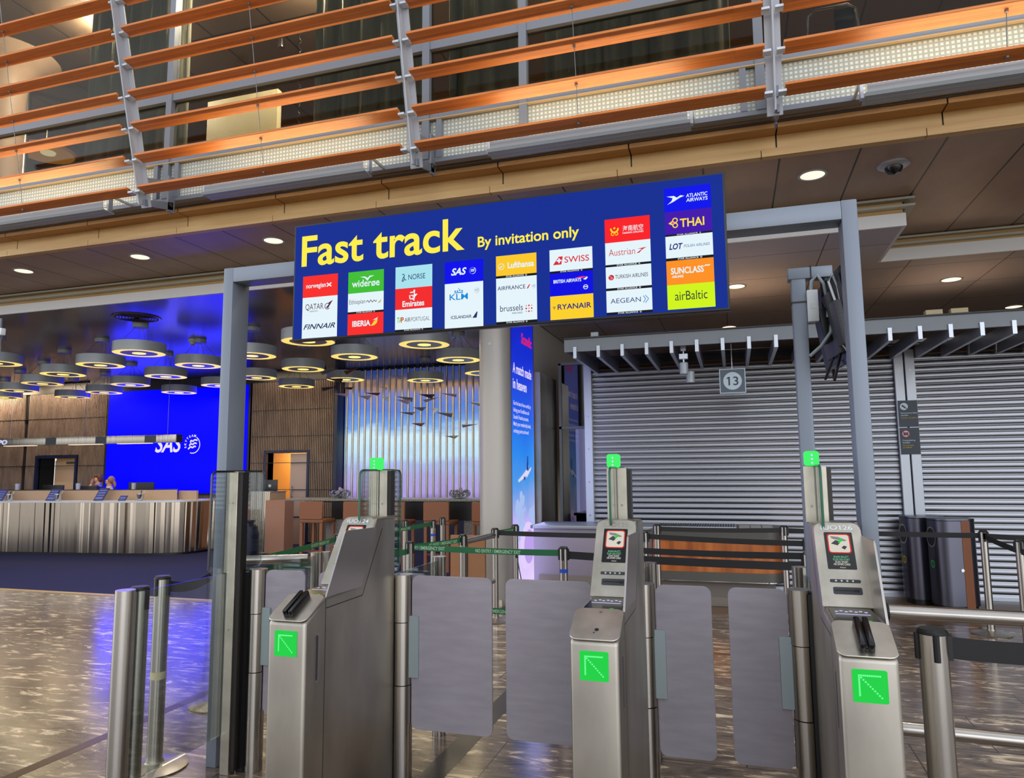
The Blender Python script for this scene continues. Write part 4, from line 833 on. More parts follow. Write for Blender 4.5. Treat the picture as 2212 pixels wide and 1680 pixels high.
b.build('lettering', 'screen_white', t, smooth=False)
lamp('AREA', 'screen_glow', (sw/2, -.1, sh/2), 95, (.04, .04, 1), sw*.95, (R(-90), 0, 0), sh*.95, parent=t)
# backlit tube wall
LX0, LX1, LZ0, LZ1 = -8.16, -3.2, .98, 3.80
t = thing('light_wall', 'glowing cloud picture wall behind vertical steel tubes at the lounge rear', 'light wall', (LX0, YB-.04, LZ0))
k = bpy.data.materials.new('cloud_screen'); k.use_nodes = True; nt = k.node_tree; b_ = nt.nodes['Principled BSDF']
tcn = nt.nodes.new('ShaderNodeTexCoord'); sp = nt.nodes.new('ShaderNodeSeparateXYZ'); ns = nt.nodes.new('ShaderNodeTexNoise'); ns.inputs['Scale'].default_value = 2.2; ns.inputs['Detail'].default_value = 6
mpn = nt.nodes.new('ShaderNodeMapping'); mpn.inputs['Scale'].default_value = (.5, 1, 1.3)
ad = nt.nodes.new('ShaderNodeMath'); ad.operation = 'MULTIPLY_ADD'; ad.inputs[1].default_value = .9
rpn = nt.nodes.new('ShaderNodeValToRGB'); el = rpn.color_ramp.elements
el[0].position = 0; el[0].color = lin((150, 120, 200)); el[1].position = 1; el[1].color = lin((40, 60, 130))
for p_, c_ in ((.10, (176, 160, 226)), (.26, (172, 190, 244)), (.36, (196, 232, 255)), (.48, (214, 244, 255)), (.56, (120, 170, 240)), (.70, (90, 130, 220)), (.80, (120, 130, 200)), (.86, (170, 130, 90)), (.92, (70, 76, 120))):  # brown stop near the top paints a reflection into the cloud picture
    q = el.new(p_); q.color = lin(c_)
mrn = nt.nodes.new('ShaderNodeMath'); mrn.operation = 'DIVIDE'; mrn.inputs[1].default_value = LZ1-LZ0
nt.links.new(tcn.outputs['Object'], sp.inputs[0]); nt.links.new(tcn.outputs['Object'], mpn.inputs[0]); nt.links.new(mpn.outputs[0], ns.inputs['Vector'])
sb = nt.nodes.new('ShaderNodeMath'); sb.operation = 'SUBTRACT'; sb.inputs[1].default_value = .5; nt.links.new(ns.outputs[0], sb.inputs[0])
sc_ = nt.nodes.new('ShaderNodeMath'); sc_.operation = 'MULTIPLY'; sc_.inputs[1].default_value = .28; nt.links.new(sb.outputs[0], sc_.inputs[0])
nt.links.new(sp.outputs['Z'], mrn.inputs[0]); a2 = nt.nodes.new('ShaderNodeMath'); a2.operation = 'ADD'; nt.links.new(mrn.outputs[0], a2.inputs[0]); nt.links.new(sc_.outputs[0], a2.inputs[1])
nt.links.new(a2.outputs[0], rpn.inputs[0]); nt.links.new(rpn.outputs[0], b_.inputs['Emission Color']); b_.inputs['Emission Strength'].default_value = .95; b_.inputs['Base Color'].default_value = (0, 0, 0, 1)
MB((0, -.01, 0)).poly([(0, 0), (LX1-LX0, 0), (LX1-LX0, LZ1-LZ0), (0, LZ1-LZ0)]).build('picture', k, t)
n = 32
for i in range(n):
    o = MB().cyl(.10+i*.1475, -.10, -.02, LZ1-LZ0, .026, 12).build('tube', 'steel', t)
MB().box(0, -.16, -.06, LX1-LX0, 0, -.02).build('sill', 'kraft', t); MB().box(0, -.02, -.95, LX1-LX0, 0, -.06).build('base_panel', 'navy', t)
# curved reception counter
base = [(-16.5, 10.72), (-15.4, 10.76), (-14.24, 10.885), (-13.2, 11.02), (-12.11, 11.13), (-11.2, 11.27), (-10.75, 11.42), (-10.45, 11.62), (-10.30, 11.95), (-10.28, 12.4)]
def resample(pts, step):
    P_ = []
    n_ = len(pts)
    for i in range(n_-1):
        p0 = Vector(pts[max(i-1, 0)]); p1 = Vector(pts[i]); p2 = Vector(pts[i+1]); p3 = Vector(pts[min(i+2, n_-1)])
        m_ = max(2, int((p2-p1).length/step))
        for j in range(m_):
            u = j/m_; P_.append(.5*((2*p1)+(-p0+p2)*u+(2*p0-5*p1+4*p2-p3)*u*u+(-p0+3*p1-3*p2+p3)*u**3))
    P_.append(Vector(pts[-1])); return P_
def norms(P_): 
    o = []
    for i in range(len(P_)):
        d = (P_[min(i+1, len(P_)-1)]-P_[max(i-1, 0)]).normalized(); o.append(Vector((d.y, -d.x)))
    return o
t = thing('reception_counter', 'long curved reception counter clad in rippled mirror steel', 'counter', (0, 0, 0))
P_ = resample(base, .022); NN = norms(P_); b = MB(); vs = []; fs = []; rnd = random.Random(3); i = 0; pr_ = []
while i < len(P_):
    pr_.append((P_[min(i, len(P_)-1)] + NN[min(i, len(P_)-1)]*rnd.uniform(-.028, .012), NN[min(i, len(P_)-1)])); i += rnd.choice((1, 1, 1, 2, 2, 3, 4))
pr_.append((P_[-1], NN[-1]))
for q, nn in pr_: vs += [(q.x-nn.x*.02, q.y-nn.y*.02, .05), (q.x, q.y, 1.03)]
for i in range(len(pr_)-1): fs.append((2*i, 2*i+2, 2*i+3, 2*i+1))
b.add(vs, fs); b.build('steel_front', 'corrugated', t, ang=6)
P2 = resample(base, .25); N2 = norms(P2)
def band(o0, o1, z0, z1, i0=0, i1=None):
    b = MB(); vs = []; fs = []; L_ = list(zip(P2, N2))[i0:i1]
    for p, nn in L_:
        a = p+nn*o0; c_ = p+nn*o1; vs += [(a.x, a.y, z0), (a.x, a.y, z1), (c_.x, c_.y, z1), (c_.x, c_.y, z0)]
    for i in range(len(L_)-1):
        for j in range(4): fs.append((4*i+j, 4*i+4+j, 4*i+4+(j+1) % 4, 4*i+(j+1) % 4))
    fs += [(0, 1, 2, 3), tuple(4*(len(L_)-1)+j for j in (3, 2, 1, 0))]
    return b.add(vs, fs)
band(-.55, .03, 1.03, 1.06).build('counter_top', 'alu_bright', t)
band(-.45, -.06, 0.0, .06).build('plinth', 'black', t)
band(-.50, -.46, 1.06, 1.26, 0, -5).build('upstand', 'beige', t); band(-.56, -.49, 1.26, 1.275, 0, -5).build('upstand_cap', 'dark_strip', t)
MB().box(-10.9, 12.0, 1.06, -10.45, 12.05, 1.24).build('upstand_end', 'beige', t)
t = thing('counter_end_panel', 'pink-beige low panel at the right end of the curved counter', 'panel', (-10.2, 12.3, 0))
MB().box(-.05, 0, .05, .85, .08, 1.04).build('board', 'pink_beige', t); MB().box(-.05, .01, 0, .85, .07, .05).build('plinth', 'black', t)
# items on the counter
def pail(x, y, label):
    t = thing('pen_pail', label, 'pail', (x, y, 1.06), group='steel pails of pens on the counter')
    MB().lathe([(.05, 0), (.07, .13), (.076, .13), (.076, .138), (.066, .138), (.046, .01), (0, .01)], 0, 0, 24).build('pail', 'chrome', t)
    for i, (a, dx) in enumerate(((.05, .03), (.07, -.01), (.06, .05))): MB().tube([(-.02+i*.02, 0, .02), (dx+.02*i, .01*i, .20)], .006, 6).build('pen', ('black', 'navy', 'white_plastic')[i], t)
for x, y, l in ((-14.22, 10.99, 'steel pail of pens beside the leftmost blue leaflet'), (-13.10, 11.14, 'steel pail of pens beside the second blue leaflet'), (-11.27, 11.39, 'steel pail of pens right of the small blue card')): pail(x, y, l)
def leaflet(x, y, w, h, label, lines):
    t = thing('leaflet_stand', label, 'leaflet', (x, y, 1.06), R(6), group='blue leaflets on the counter')
    V = (.42, .22, 1); MB((0, 0, 0), (1, 0, 0), V).slab([(0, 0), (w, 0), (w, h), (0, h)], -.01, 0).build('card', 'blue_print', t)
    b = MB((0, -.003, .003), (1, 0, 0), V)
    for v0, v1 in lines: b.poly([(w*.12, h*v0), (w*.88, h*v0), (w*.88, h*v1), (w*.12, h*v1)])
    b.build('print', 'print_line', t, smooth=False)
LN = ((.1, .28), (.36, .46), (.54, .66), (.74, .84))
leaflet(-14.72, 11.02, .22, .26, 'leftmost blue leaflet leaning on the counter upstand', LN); leaflet(-13.52, 11.2, .22, .26, 'second blue leaflet from the left on the counter', LN)
leaflet(-12.40, 11.33, .22, .28, 'blue leaflet in front of the two seated people', LN); leaflet(-11.80, 11.36, .17, .11, 'small blue card standing between the people and the right pail', ((.18, .3), (.42, .72)))
def cup(x, y, label): tag(MB().lathe([(.04, 0), (.045, .13), (.04, .13), (.036, .01), (0, .01)], x, y, 20).build('cup', 'lamp_grey'), label, 'cup', 'grey cups on the upstand').location = (0, 0, 1.275)
cup(-14.56, 11.40, 'grey cup on the counter upstand left of the warm door'); cup(-13.12, 11.60, 'grey cup on the counter upstand just left of the people'); cup(-11.78, 11.72, 'grey cup on the counter upstand in front of the right monitor')
def desk_screen(x, y, z, w, h, rz, label, tz=.75):
    t = thing('computer_monitor', label, 'monitor', (x, y, 0), rz, group='computer monitors')
    MB().box(-w/2, 0, z, w/2, .035, z+h).build('panel', 'black', t, .004); MB().box(-.03, .035, tz+.01, .03, .06, z+h*.6).build('stand', 'dark_grey', t); MB().box(-.12, -.06, tz, .12, .14, tz+.015).build('foot', 'dark_grey', t)
    b = MB((0, -.002, z+h*.45)); b.disc(0, 0, .03); b.build('emblem', 'lamp_grey', t)
desk_screen(-14.35, 12.05, 1.02, .6, .34, 0, 'dark monitor at the far left behind the counter'); desk_screen(-13.40, 12.05, .98, .62, .36, R(-4), 'dark monitor just left of the two people')
desk_screen(-11.95, 12.08, 1.08, .60, .33, R(6), 'dark monitor right of the two people against the blue wall'); desk_screen(-9.02, 12.42, 1.225, .30, .22, R(20), 'dark monitor on the second counter left of the open door', 1.216)
tag(MB().box(-15.6, 11.75, .70, -10.9, 12.32, .75).build('work_table', 'dark_grey'), 'dark staff work table behind the curved counter', 'table')['category'] = 'table'
for xx in (-15.5, -13.2, -11.1): MB().box(xx, 11.85, 0, xx+.08, 12.25, .70).build('leg', 'dark_grey', bpy.data.objects['work_table'])
# overhead sign beam
t = thing('sign_beam', 'long brushed steel sign beam hanging above the reception counter', 'beam', (-11.0, 12.0, 2.235)); t.rotation_euler = (0, 0, R(3.5))
MB().box(-7.2, 0, 0, 0, .16, .16).build('body', 'steel', t, .004)
b = MB((0, -.002, 0)); [b.poly([(u, .005), (u+.28, .005), (u+.28, .155), (u, .155)]) for u in (-.79, -2.03, -3.34)]; b.build('dark_panel', 'sign_dark', t)
MB().box(-.02, -.003, .0, .003, .163, .16).build('end_cap', 'black', t)
b = MB(); [b.box(u, .02, -.012, u+.8, .14, 0) for u in (-1.5, -2.75, -4.5, -6)]; b.build('light_strip', 'slot_light', t)
MB((0, -.006, 0)).txt('PPO', -4.72, .03, w=.34, hgt=.1, bold=.04, shear=.15).build('lettering', 'led_white', t)
b = MB(); [b.cyl(u, .08, .16, 1.6, .004, 6) for u in (-.3, -2.4, -4.4)]; b.build('suspension_wire', 'wire', t)
lamp('AREA', 'beam_light', (-3.2, .08, -.03), 14, (1, .85, .65), 5.6, (0, 0, 0), .1, parent=t)
# second counter and neighbours
t = thing('side_counter', 'second reception counter with fluted steel front left of the beige panel', 'counter', (-9.3, 12.2, 0))
b = MB(); vs = []; fs = []
for i in range(61): x = i*.0078; yy = .012*abs(math.sin(i*.55)); vs += [(x, -yy, .03), (x, -yy, 1.2)]
for i in range(60): fs.append((2*i, 2*i+2, 2*i+3, 2*i+1))
b.add(vs, fs); b.build('fluted_front', 'corrugated', t, ang=80); MB().box(0, .001, 0, .468, .5, 1.2).build('body', 'beige', t); MB().box(-.02, -.02, 1.2, .48, .52, 1.215).build('top', 'steel', t)
t = thing('privacy_screen', 'tall pink-beige panel between the second counter and the bar', 'panel', (-8.80, 12.0, 0)); MB().box(0, 0, .03, .44, .3, 1.05).build('board', 'pink_beige', t); MB().box(.01, .01, 0, .43, .29, .03).build('plinth', 'black', t)
t = thing('waste_bag', 'dark blue filled bag leaning at the second counter', 'bag', (-8.78, 11.55, 0)); MB().lathe([(.10, 0), (.15, .05), (.15, .45), (.12, .58), (.05, .63), (.08, .68), (.07, .70), (0, .66)], 0, 0, 18).build('sack', 'navy', t)
# high bar with leather stools
t = thing('high_bar', 'long granite topped bar table in front of the glowing wall', 'bar', (-7.27, 11.25, 0)); BW = 3.7
MB().box(-.35, -.30, 1.09, BW, .35, 1.13).build('top', 'granite', t, .004); MB().box(.55, -.22, .78, BW-.1, .28, 1.09).build('apron', 'black', t); MB().box(0.05, -.1, 1.06, .5, .2, 1.09).build('edge_beam', 'black', t)
for x in (.42, 3.0): MB().box(x, -.20, 0, x+.42, .28, .78).build('pedestal', 'granite', t)
def stool(x, y, rz, label):
    t = thing('bar_stool', label, 'stool', (x, y, 0), rz, group='leather bar stools')
    MB((0, 0, 0)).slab(rrect(-.22, .80, .22, 1.10, .02), -.02, .02).build('backrest', 'leather', t, .006, 1)
    MB().box(-.22, .0, .74, .22, .42, .80).build('seat', 'leather', t, .012)
    for a, c_ in ((-.19, .02), (.19, .02), (-.19, .38), (.19, .38)): MB().box(a-.025, c_-.022, 0, a+.025, c_+.022, .74).build('leg', 'leather', t)
    MB().box(-.19, .01, .26, .19, .03, .29).build('foot_rail', 'leather_dark', t)
for x, y, rz, l in ((-6.86, 10.60, 0, 'leftmost leather bar stool with its back to the hall'), (-6.00, 10.56, 0, 'second leather bar stool from the left, partly behind the glass screen'), (-5.32, 10.56, 0, 'third leather bar stool from the left beside the green belt'), (-4.56, 10.58, 0, 'fourth leather bar stool, left of the bowl on the bar'), (-3.80, 10.55, R(-35), 'last leather bar stool, turned, next to the round column')): stool(x, y, rz, l)
def bowl(x, y, label):
    t = thing('glass_bowl', label, 'bowl', (x, y, 1.13), group='bowls of wrapped sweets')
    MB().lathe([(.10, 0), (.17, .05), (.18, .10), (.15, .14), (.155, .145), (.186, .10), (.176, .045), (.10, -.0)], 0, 0, 28).build('bowl', 'glass', t)
    rr_ = random.Random(x); b = MB()
    for i in range(46):
        a = rr_.uniform(0, 6.28); q = rr_.uniform(0, .13); z = .03+rr_.uniform(0, .12)*(1.2-q/.2)
        b.tube([(q*math.cos(a)-.03*math.cos(i), q*math.sin(a)-.03*math.sin(i), z), (q*math.cos(a), q*math.sin(a), z+.012), (q*math.cos(a)+.03*math.cos(i), q*math.sin(a)+.03*math.sin(i), z)], [.006, .02, .006], 6)
    o = b.build('sweets', 'paper_lilac', t); o['kind'] = 'stuff'
bowl(-6.68, 11.22, 'glass bowl of wrapped sweets on the left of the bar'); bowl(-4.41, 11.22, 'glass bowl of wrapped sweets on the bar near the round column')
t = thing('low_partition', 'beige low partition board in front of the round column', 'partition', (-3.15, 7.72, 0)); MB().box(0, 0, .06, .42, .04, .86).build('board', 'kraft', t); MB().box(.19, -.012, .02, .21, 0, .84).build('joint_strip', 'black', t); MB().box(.02, .0, 0, .06, .04, .06).box(.36, 0, 0, .40, .04, .06).build('foot', 'black', t)
# paper birds
BP = [(710, 802, 0), (718, 812, 1), (722, 820, 2), (760, 800, 3), (712, 838, 2), (745, 838, 2), (735, 852, 1), (852, 813, 1), (785, 857, 1), (803, 850, 3), (828, 838, 4), (832, 860, 4), (875, 860, 0), (870, 866, 1), (920, 854, 2), (932, 862, 1), (970, 852, 1), (903, 882, 0), (878, 892, 0), (935, 884, 4), (960, 894, 0), (900, 916, 3), (1015, 918, 1), (973, 943, 0), (1030, 872, 1)]
BP.sort(); pm = ('paper_grey', 'paper_lilac', 'paper_dark', 'leather_dark', 'paper_white'); rnd = random.Random(5)
for i, (px, py, kd) in enumerate(BP):
    p = at(px, py, Y=11.53+.45*((i*37 % 11)/11-.5))
    t = thing('paper_bird', 'folded paper bird hanging in the lounge, %s from the left of the flock' % ORD[i], 'mobile', tuple(p), rnd.uniform(-.5, .5), 'flock of hanging paper birds')
    s_ = .07 if kd == 4 else .155; b = MB(); k_ = rnd.uniform(.6, 1.2); fl = 1 if rnd.random() < .7 else -1
    b.add([(-fl*s_, 0, .03*k_), (fl*s_*.9, -.07, -.01), (fl*s_*.8, .0, -.06*k_), (fl*s_*.9, .08, .02), (fl*s_*.5, 0, -.015)], [(0, 1, 4), (0, 4, 3), (0, 2, 1), (0, 3, 2), (1, 2, 4), (4, 2, 3)])
    b.build('folded_paper', pm[kd], t, smooth=False); MB().cyl(0, 0, .0, ZC-p.z, .002, 4).build('thread', 'wire', t)
# two people at the desk behind the counter
def skin_mesh(name, pts, edges, rad, m, parent, sub=2):
    me = bpy.data.meshes.new(name); me.from_pydata(pts, edges, []); o = bpy.data.objects.new(name, me); COL.objects.link(o)
    sk = o.modifiers.new('skin', 'SKIN'); sk.use_smooth_shade = True
    if not me.skin_vertices: me.skin_vertices.new()
    for i, r_ in enumerate(rad):
        rr_ = r_ if isinstance(r_, tuple) else (r_, r_); me.skin_vertices[0].data[i].radius = rr_
    me.skin_vertices[0].data[0].use_root = True
    sb_ = o.modifiers.new('sub', 'SUBSURF'); sb_.levels = sub; sb_.render_levels = sub
    dg = bpy.context.evaluated_depsgraph_get(); dg.update(); nm = bpy.data.meshes.new_from_object(o.evaluated_get(dg))
    for p_ in nm.polygons: p_.use_smooth = True
    nm.materials.clear(); nm.materials.append(M[m]); o2 = bpy.data.objects.new(name, nm); bpy.data.objects.remove(o); COL.objects.link(o2); o2.name = name
    o2.parent = parent; return o2
def sphere_mesh(b, c, r, n=20, k=12):
    prof = [(max(1e-6, math.sin(math.pi*i/k)), -math.cos(math.pi*i/k)) for i in range(k+1)]; vs = []; fs = []
    for a, z in prof:
        for j in range(n): th = 2*math.pi*j/n; vs.append((c[0]+r[0]*a*math.cos(th), c[1]+r[1]*a*math.sin(th), c[2]+r[2]*z))
    for i in range(k):
        for j in range(n): fs.append((i*n+j, i*n+(j+1) % n, (i+1)*n+(j+1) % n, (i+1)*n+j))
    return b.add(vs, fs)
def person(x, y, zh, rz, label, hair, glasses, hand):
    """faces -X locally; zh = height of the head centre"""
    t = thing('person', label, 'person', (x, y, 0), rz); t.scale = (.9, .9, .9); dz = zh/.9
    hip = .50
    P0 = [(0.05, 0, hip), (.06, 0, hip+.2), (.03, 0, dz-.31), (.02, 0, dz-.20), (.0, 0, dz-.12), (-.005, 0, dz-.01), (.0, 0, dz+.07),
          (.03, .15, dz-.225), (0, .23, dz-.46), (-.20, .17, dz-.62), (.03, -.15, dz-.225), (-.02, -.24, dz-.44)]
    E0 = [(0, 1), (1, 2), (2, 3), (3, 4), (4, 5), (5, 6), (2, 7), (7, 8), (8, 9), (2, 10), (10, 11)]
    R0 = [(.14, .17), (.13, .16), (.12, .17), .06, .055, (.088, .078), (.085, .072), .065, .048, .034, .065, .048]
    if hand: P0 += [(-.20, -.13, dz-.34), (-.135, -.07, dz-.10)]; E0 += [(11, 12), (12, 13)]; R0 += [.04, .03]
    else: P0 += [(-.24, -.12, dz-.60), (-.30, -.10, dz-.61)]; E0 += [(11, 12), (12, 13)]; R0 += [.04, .03]
    P0 += [(-.07, 0, dz-.10), (-.10, 0, dz-.015), (-.108, 0, dz-.04)]; n0 = len(P0); E0 += [(4, n0-3), (5, n0-2), (n0-2, n0-1)]; R0 += [.042, .02, .016]
    # legs, seated
    P0 += [(-.05, .10, hip-.02), (-.42, .11, hip-.02), (-.40, .11, .08), (-.52, .11, .04), (-.05, -.10, hip-.02), (-.42, -.11, hip-.02), (-.40, -.11, .08), (-.52, -.11, .04)]
    m_ = n0; E0 += [(0, m_), (m_, m_+1), (m_+1, m_+2), (m_+2, m_+3), (0, m_+4), (m_+4, m_+5), (m_+5, m_+6), (m_+6, m_+7)]; R0 += [.09, .07, .045, .04]*2
    body = skin_mesh('body', P0, E0, R0, 'skin', t)
    # jacket: same chain, a little thicker, from hips to wrists
    sel = [0, 1, 2, 7, 8, 9, 10, 11, 12]; mp_ = {a: i for i, a in enumerate(sel)}
    J = [P0[a] for a in sel]; JE = [(mp_[a], mp_[c_]) for a, c_ in E0 if a in mp_ and c_ in mp_]; JR = [(.16, .19), (.15, .18), (.15, .185), .088, .06, .046, .088, .06, .05]
    skin_mesh('jacket', J, JE, JR, 'jacket', t)
    trs = skin_mesh('trousers', [P0[0], P0[m_], P0[m_+1], P0[m_+2], P0[m_+4], P0[m_+5], P0[m_+6]], [(0, 1), (1, 2), (2, 3), (0, 4), (4, 5), (5, 6)], [(.16, .19), .10, .08, .06, .10, .08, .06], 'jacket', t)
    MB().tube([(.01, 0, dz-.20), (.005, 0, dz-.15), (0, 0, dz-.12)], [.085, .075, .066], 20).build('collar', 'scarf' if hand else 'shirt', t)
    b = MB(); sphere_mesh(b, (.040, 0, dz+.046), (.086, .087, .098))
    if hand: sphere_mesh(b, (-.05, 0, dz+.088), (.052, .07, .036)); sphere_mesh(b, (.05, 0, dz-.0), (.066, .078, .07))
    else: sphere_mesh(b, (.12, 0, dz-.015), (.04, .035, .045)); sphere_mesh(b, (.145, 0, dz-.075), (.035, .035, .075))
    b.build('hair', hair, t)
    b = MB(); [sphere_mesh(b, (.0, s_*.082, dz-.005), (.018, .012, .032), 10, 8) for s_ in (-1, 1)]; b.build('ear', 'skin', t)
    b = MB(); [sphere_mesh(b, (-.082, s_*.033, dz+.012), (.010, .012, .008), 8, 6) for s_ in (-1, 1)]; b.build('eye', 'black_gloss', t)
    MB().box(-.099, -.026, dz-.075, -.088, .026, dz-.068).build('mouth', 'leather_dark', t); b = MB(); [b.box(-.094, s_*.033-.02, dz+.03, -.086, s_*.033+.02, dz+.036) for s_ in (-1, 1)]; b.build('eyebrow', hair, t)
    if glasses:
        b = MB()
        for s_ in (-1, 1): q = MB((-.112, s_*.034, dz+.01), (0, 1, 0), (0, 0, 1)); q.ring(rrect(-.026, -.018, .026, .018, .008), rrect(-.022, -.014, .022, .014, .006)); b.add(q.v, q.f); b.box(-.114, s_*.06-.002, dz+.012, .0, s_*.06+.022*s_, dz+.018)
        b.box(-.114, -.01, dz+.014, -.110, .01, dz+.018); b.build('glasses', 'black', t)
    # hands
    def hand_(c, d, name):
        c = Vector(c); d = Vector(d).normalized(); side = d.cross(Vector((0, 0, 1))).normalized(); up = side.cross(d)
        pts = [tuple(c), tuple(c+d*.045)]; ed = [(0, 1)]; rd = [(.028, .018), (.034, .016)]
        for k_, (o_, ln) in enumerate(((-.026, .060), (-.009, .070), (.009, .066), (.026, .052))):
            a = c+d*.075+side*o_; i0 = len(pts); pts += [tuple(a), tuple(a+d*ln*.5+up*.004), tuple(a+d*ln*.9-up*.012)]; ed += [(1, i0), (i0, i0+1), (i0+1, i0+2)]; rd += [.010, .009, .008]
        i0 = len(pts); a = c+d*.03+side*.045; pts += [tuple(a), tuple(a+d*.035+side*.02)]; ed += [(0, i0), (i0, i0+1)]; rd += [.011, .009]
        skin_mesh(name, pts, ed, rd, 'skin', t)
    hand_((-.135, -.07, dz-.10) if hand else (-.31, -.10, dz-.61), (.25, -.05, 1) if hand else (-1, 0, -.1), 'hand'); hand_((-.21, .17, dz-.62), (-1, -.1, 0), 'hand')
    ch = thing('office_chair', 'dark office chair under the ' + ('person in a grey-blue scarf' if hand else 'person with a ponytail and glasses'), 'chair', (x, y, 0), rz, 'office chairs behind the counter')
    MB().box(-.22, -.23, hip-.20, .26, .23, hip-.13).build('seat', 'black', ch, .02); MB().box(.24, -.2, hip-.1, .29, .2, hip+.26).build('backrest', 'black', ch, .02); MB().cyl(0.02, 0, .06, hip-.2, .03, 12).build('column', 'dark_grey', ch)
    b = MB(); [b.tube([(.02, 0, .08), (.02+.28*math.cos(R(a)), .28*math.sin(R(a)), .04)], .02, 8) for a in range(0, 360, 72)]; b.build('base', 'dark_grey', ch)
person(-14.37, 13.25, 1.466, R(18), 'person in dark jacket and grey-blue scarf, short brown hair, hand at the cheek', 'hair_brown', False, True)
person(-13.50, 12.75, 1.418, R(8), 'person in dark jacket with blond ponytail and glasses facing left', 'hair_blond', True, False)
# warm wall-wash strips at the rear lounge wall
for x0, x1, e_ in ((-19, -17.7, 40), (-17.2, -15.0, 26), (-10.5, -8.4, 7)):
    t = thing('wall_washer', 'slim warm light strip above the batten wall, %s' % ('far left' if x0 < -18 else 'above the left lounge door' if x0 < -15 else 'above the open lounge door'), 'light fitting', (x0, YB-.5, ZC-.03), group='wall-washing strips')
    MB().box(0, -.03, 0, x1-x0, .03, .03).build('profile', 'black', t); lamp('AREA', 'wash', ((x1-x0)/2, .05, -.02), e_, (1, .78, .52), x1-x0, (R(38), 0, 0), .04, parent=t)
# ================================================================== TALL ADVERTISING SCREEN
TX, TY0, TY1 = -2.62, 8.43, 9.46
t = thing('advertising_screen', 'tall narrow blue advertising screen beside the round column', 'screen', (TX, TY0, 0))
tw, th = TY1-TY0, 3.6
MB().box(-.12, -.03, 0, -.002, tw+.03, th+.03).build('housing', 'black', t)
k = bpy.data.materials.new('ad_picture'); k.use_nodes = True; nt = k.node_tree; b_ = nt.nodes['Principled BSDF']; b_.inputs['Base Color'].default_value = (0, 0, 0, 1)
tcn = nt.nodes.new('ShaderNodeTexCoord'); sp = nt.nodes.new('ShaderNodeSeparateXYZ'); dv = nt.nodes.new('ShaderNodeMath'); dv.operation = 'DIVIDE'; dv.inputs[1].default_value = th
ns = nt.nodes.new('ShaderNodeTexNoise'); ns.inputs['Scale'].default_value = 2.6; ns.inputs['Detail'].default_value = 7
ma = nt.nodes.new('ShaderNodeMath'); ma.operation = 'MULTIPLY'; ma.inputs[1].default_value = .10; ad_ = nt.nodes.new('ShaderNodeMath'); ad_.operation = 'ADD'; su = nt.nodes.new('ShaderNodeMath'); su.operation = 'SUBTRACT'; su.inputs[1].default_value = .5
rpn = nt.nodes.new('ShaderNodeValToRGB'); el = rpn.color_ramp.elements
el[0].position = 0; el[0].color = lin((236, 214, 255)); el[1].position = 1; el[1].color = lin((14, 30, 190))
for p_, c_ in ((.24, (200, 180, 246)), (.31, (150, 170, 230)), (.40, (70, 150, 232)), (.50, (30, 134, 236)), (.64, (14, 90, 230)), (.8, (18, 50, 214))): q = el.new(p_); q.color = lin(c_)
nt.links.new(tcn.outputs['Object'], sp.inputs[0]); nt.links.new(tcn.outputs['Object'], ns.inputs['Vector']); nt.links.new(sp.outputs['Z'], dv.inputs[0]); nt.links.new(ns.outputs[0], su.inputs[0]); nt.links.new(su.outputs[0], ma.inputs[0])
nt.links.new(dv.outputs[0], ad_.inputs[0]); nt.links.new(ma.outputs[0], ad_.inputs[1]); nt.links.new(ad_.outputs[0], rpn.inputs[0]); nt.links.new(rpn.outputs[0], b_.inputs['Emission Color']); b_.inputs['Emission Strength'].default_value = 1.0
fr = dict(O=(0, 0, 0), U=(0, 1, 0), V=(0, 0, 1))
MB(**fr).poly([(0, .03), (tw, .03), (tw, th), (0, th)]).build('display', k, t)
b = MB((.004, 0, 0), (0, 1, 0), (0, 0, 1))
b.txt('A match made', .06, 2.83, w=.86, hgt=.13, bold=.018).txt('in heaven', .06, 2.63, w=.62, hgt=.13, bold=.018)
for i, s_ in enumerate(('Get the best of two worlds by', 'linking your EuroBonus and', 'Scandic Friends accounts.', 'Match your membership levels,', 'exchange points and more!')): b.txt(s_, .07, 2.42-.088*i, w=.80*len(s_)/29, hgt=.052, bold=.004)
b.build('lettering', 'screen_white', t, smooth=False)
MB((.004, 0, 0), (0, 1, 0), (0, 0, 1)).txt('Scandic', .45, 3.27, w=.5, hgt=.14, bold=.03, shear=.1).build('lettering', lit('lit_pink', (226, 30, 90), 1), t, smooth=False)
b = MB((.006, 0, 0), (0, 1, 0), (0, 0, 1)); b.poly([(.36, 1.50), (.62, 1.60), (.72, 1.66), (.70, 1.58), (.60, 1.52), (.52, 1.49)]).poly([(.24, 1.47), (.5, 1.55), (.56, 1.50), (.26, 1.44)]).poly([(.60, 1.55), (.86, 1.64), (.84, 1.60), (.62, 1.49)])
b.build('aircraft', lit('lit_plane', (220, 214, 240), 1), t, smooth=False); MB((.008, 0, 0), (0, 1, 0), (0, 0, 1)).poly([(.62, 1.60), (.66, 1.78), (.70, 1.78), (.70, 1.58)]).poly([(.48, 1.48), (.54, 1.46), (.55, 1.50), (.5, 1.52)]).build('aircraft_tail', lit('lit_tail', (40, 50, 130), 1), t, smooth=False)
b = MB((.004, 0, 0), (0, 1, 0), (0, 0, 1)); rnd = random.Random(9)
for i in range(60): 
    v_ = rnd.uniform(.75, 1.30); u_ = rnd.choice((rnd.gauss(.36, .12), rnd.gauss(.95, .1)))
    if .06 < u_ < .96: b.disc(u_, v_-abs(u_-.36)*.35, rnd.uniform(.03, .075), .0003*i/60, 14)
b.build('cloud_pattern', lit('lit_cloud', (170, 196, 244), .95), t, smooth=False)
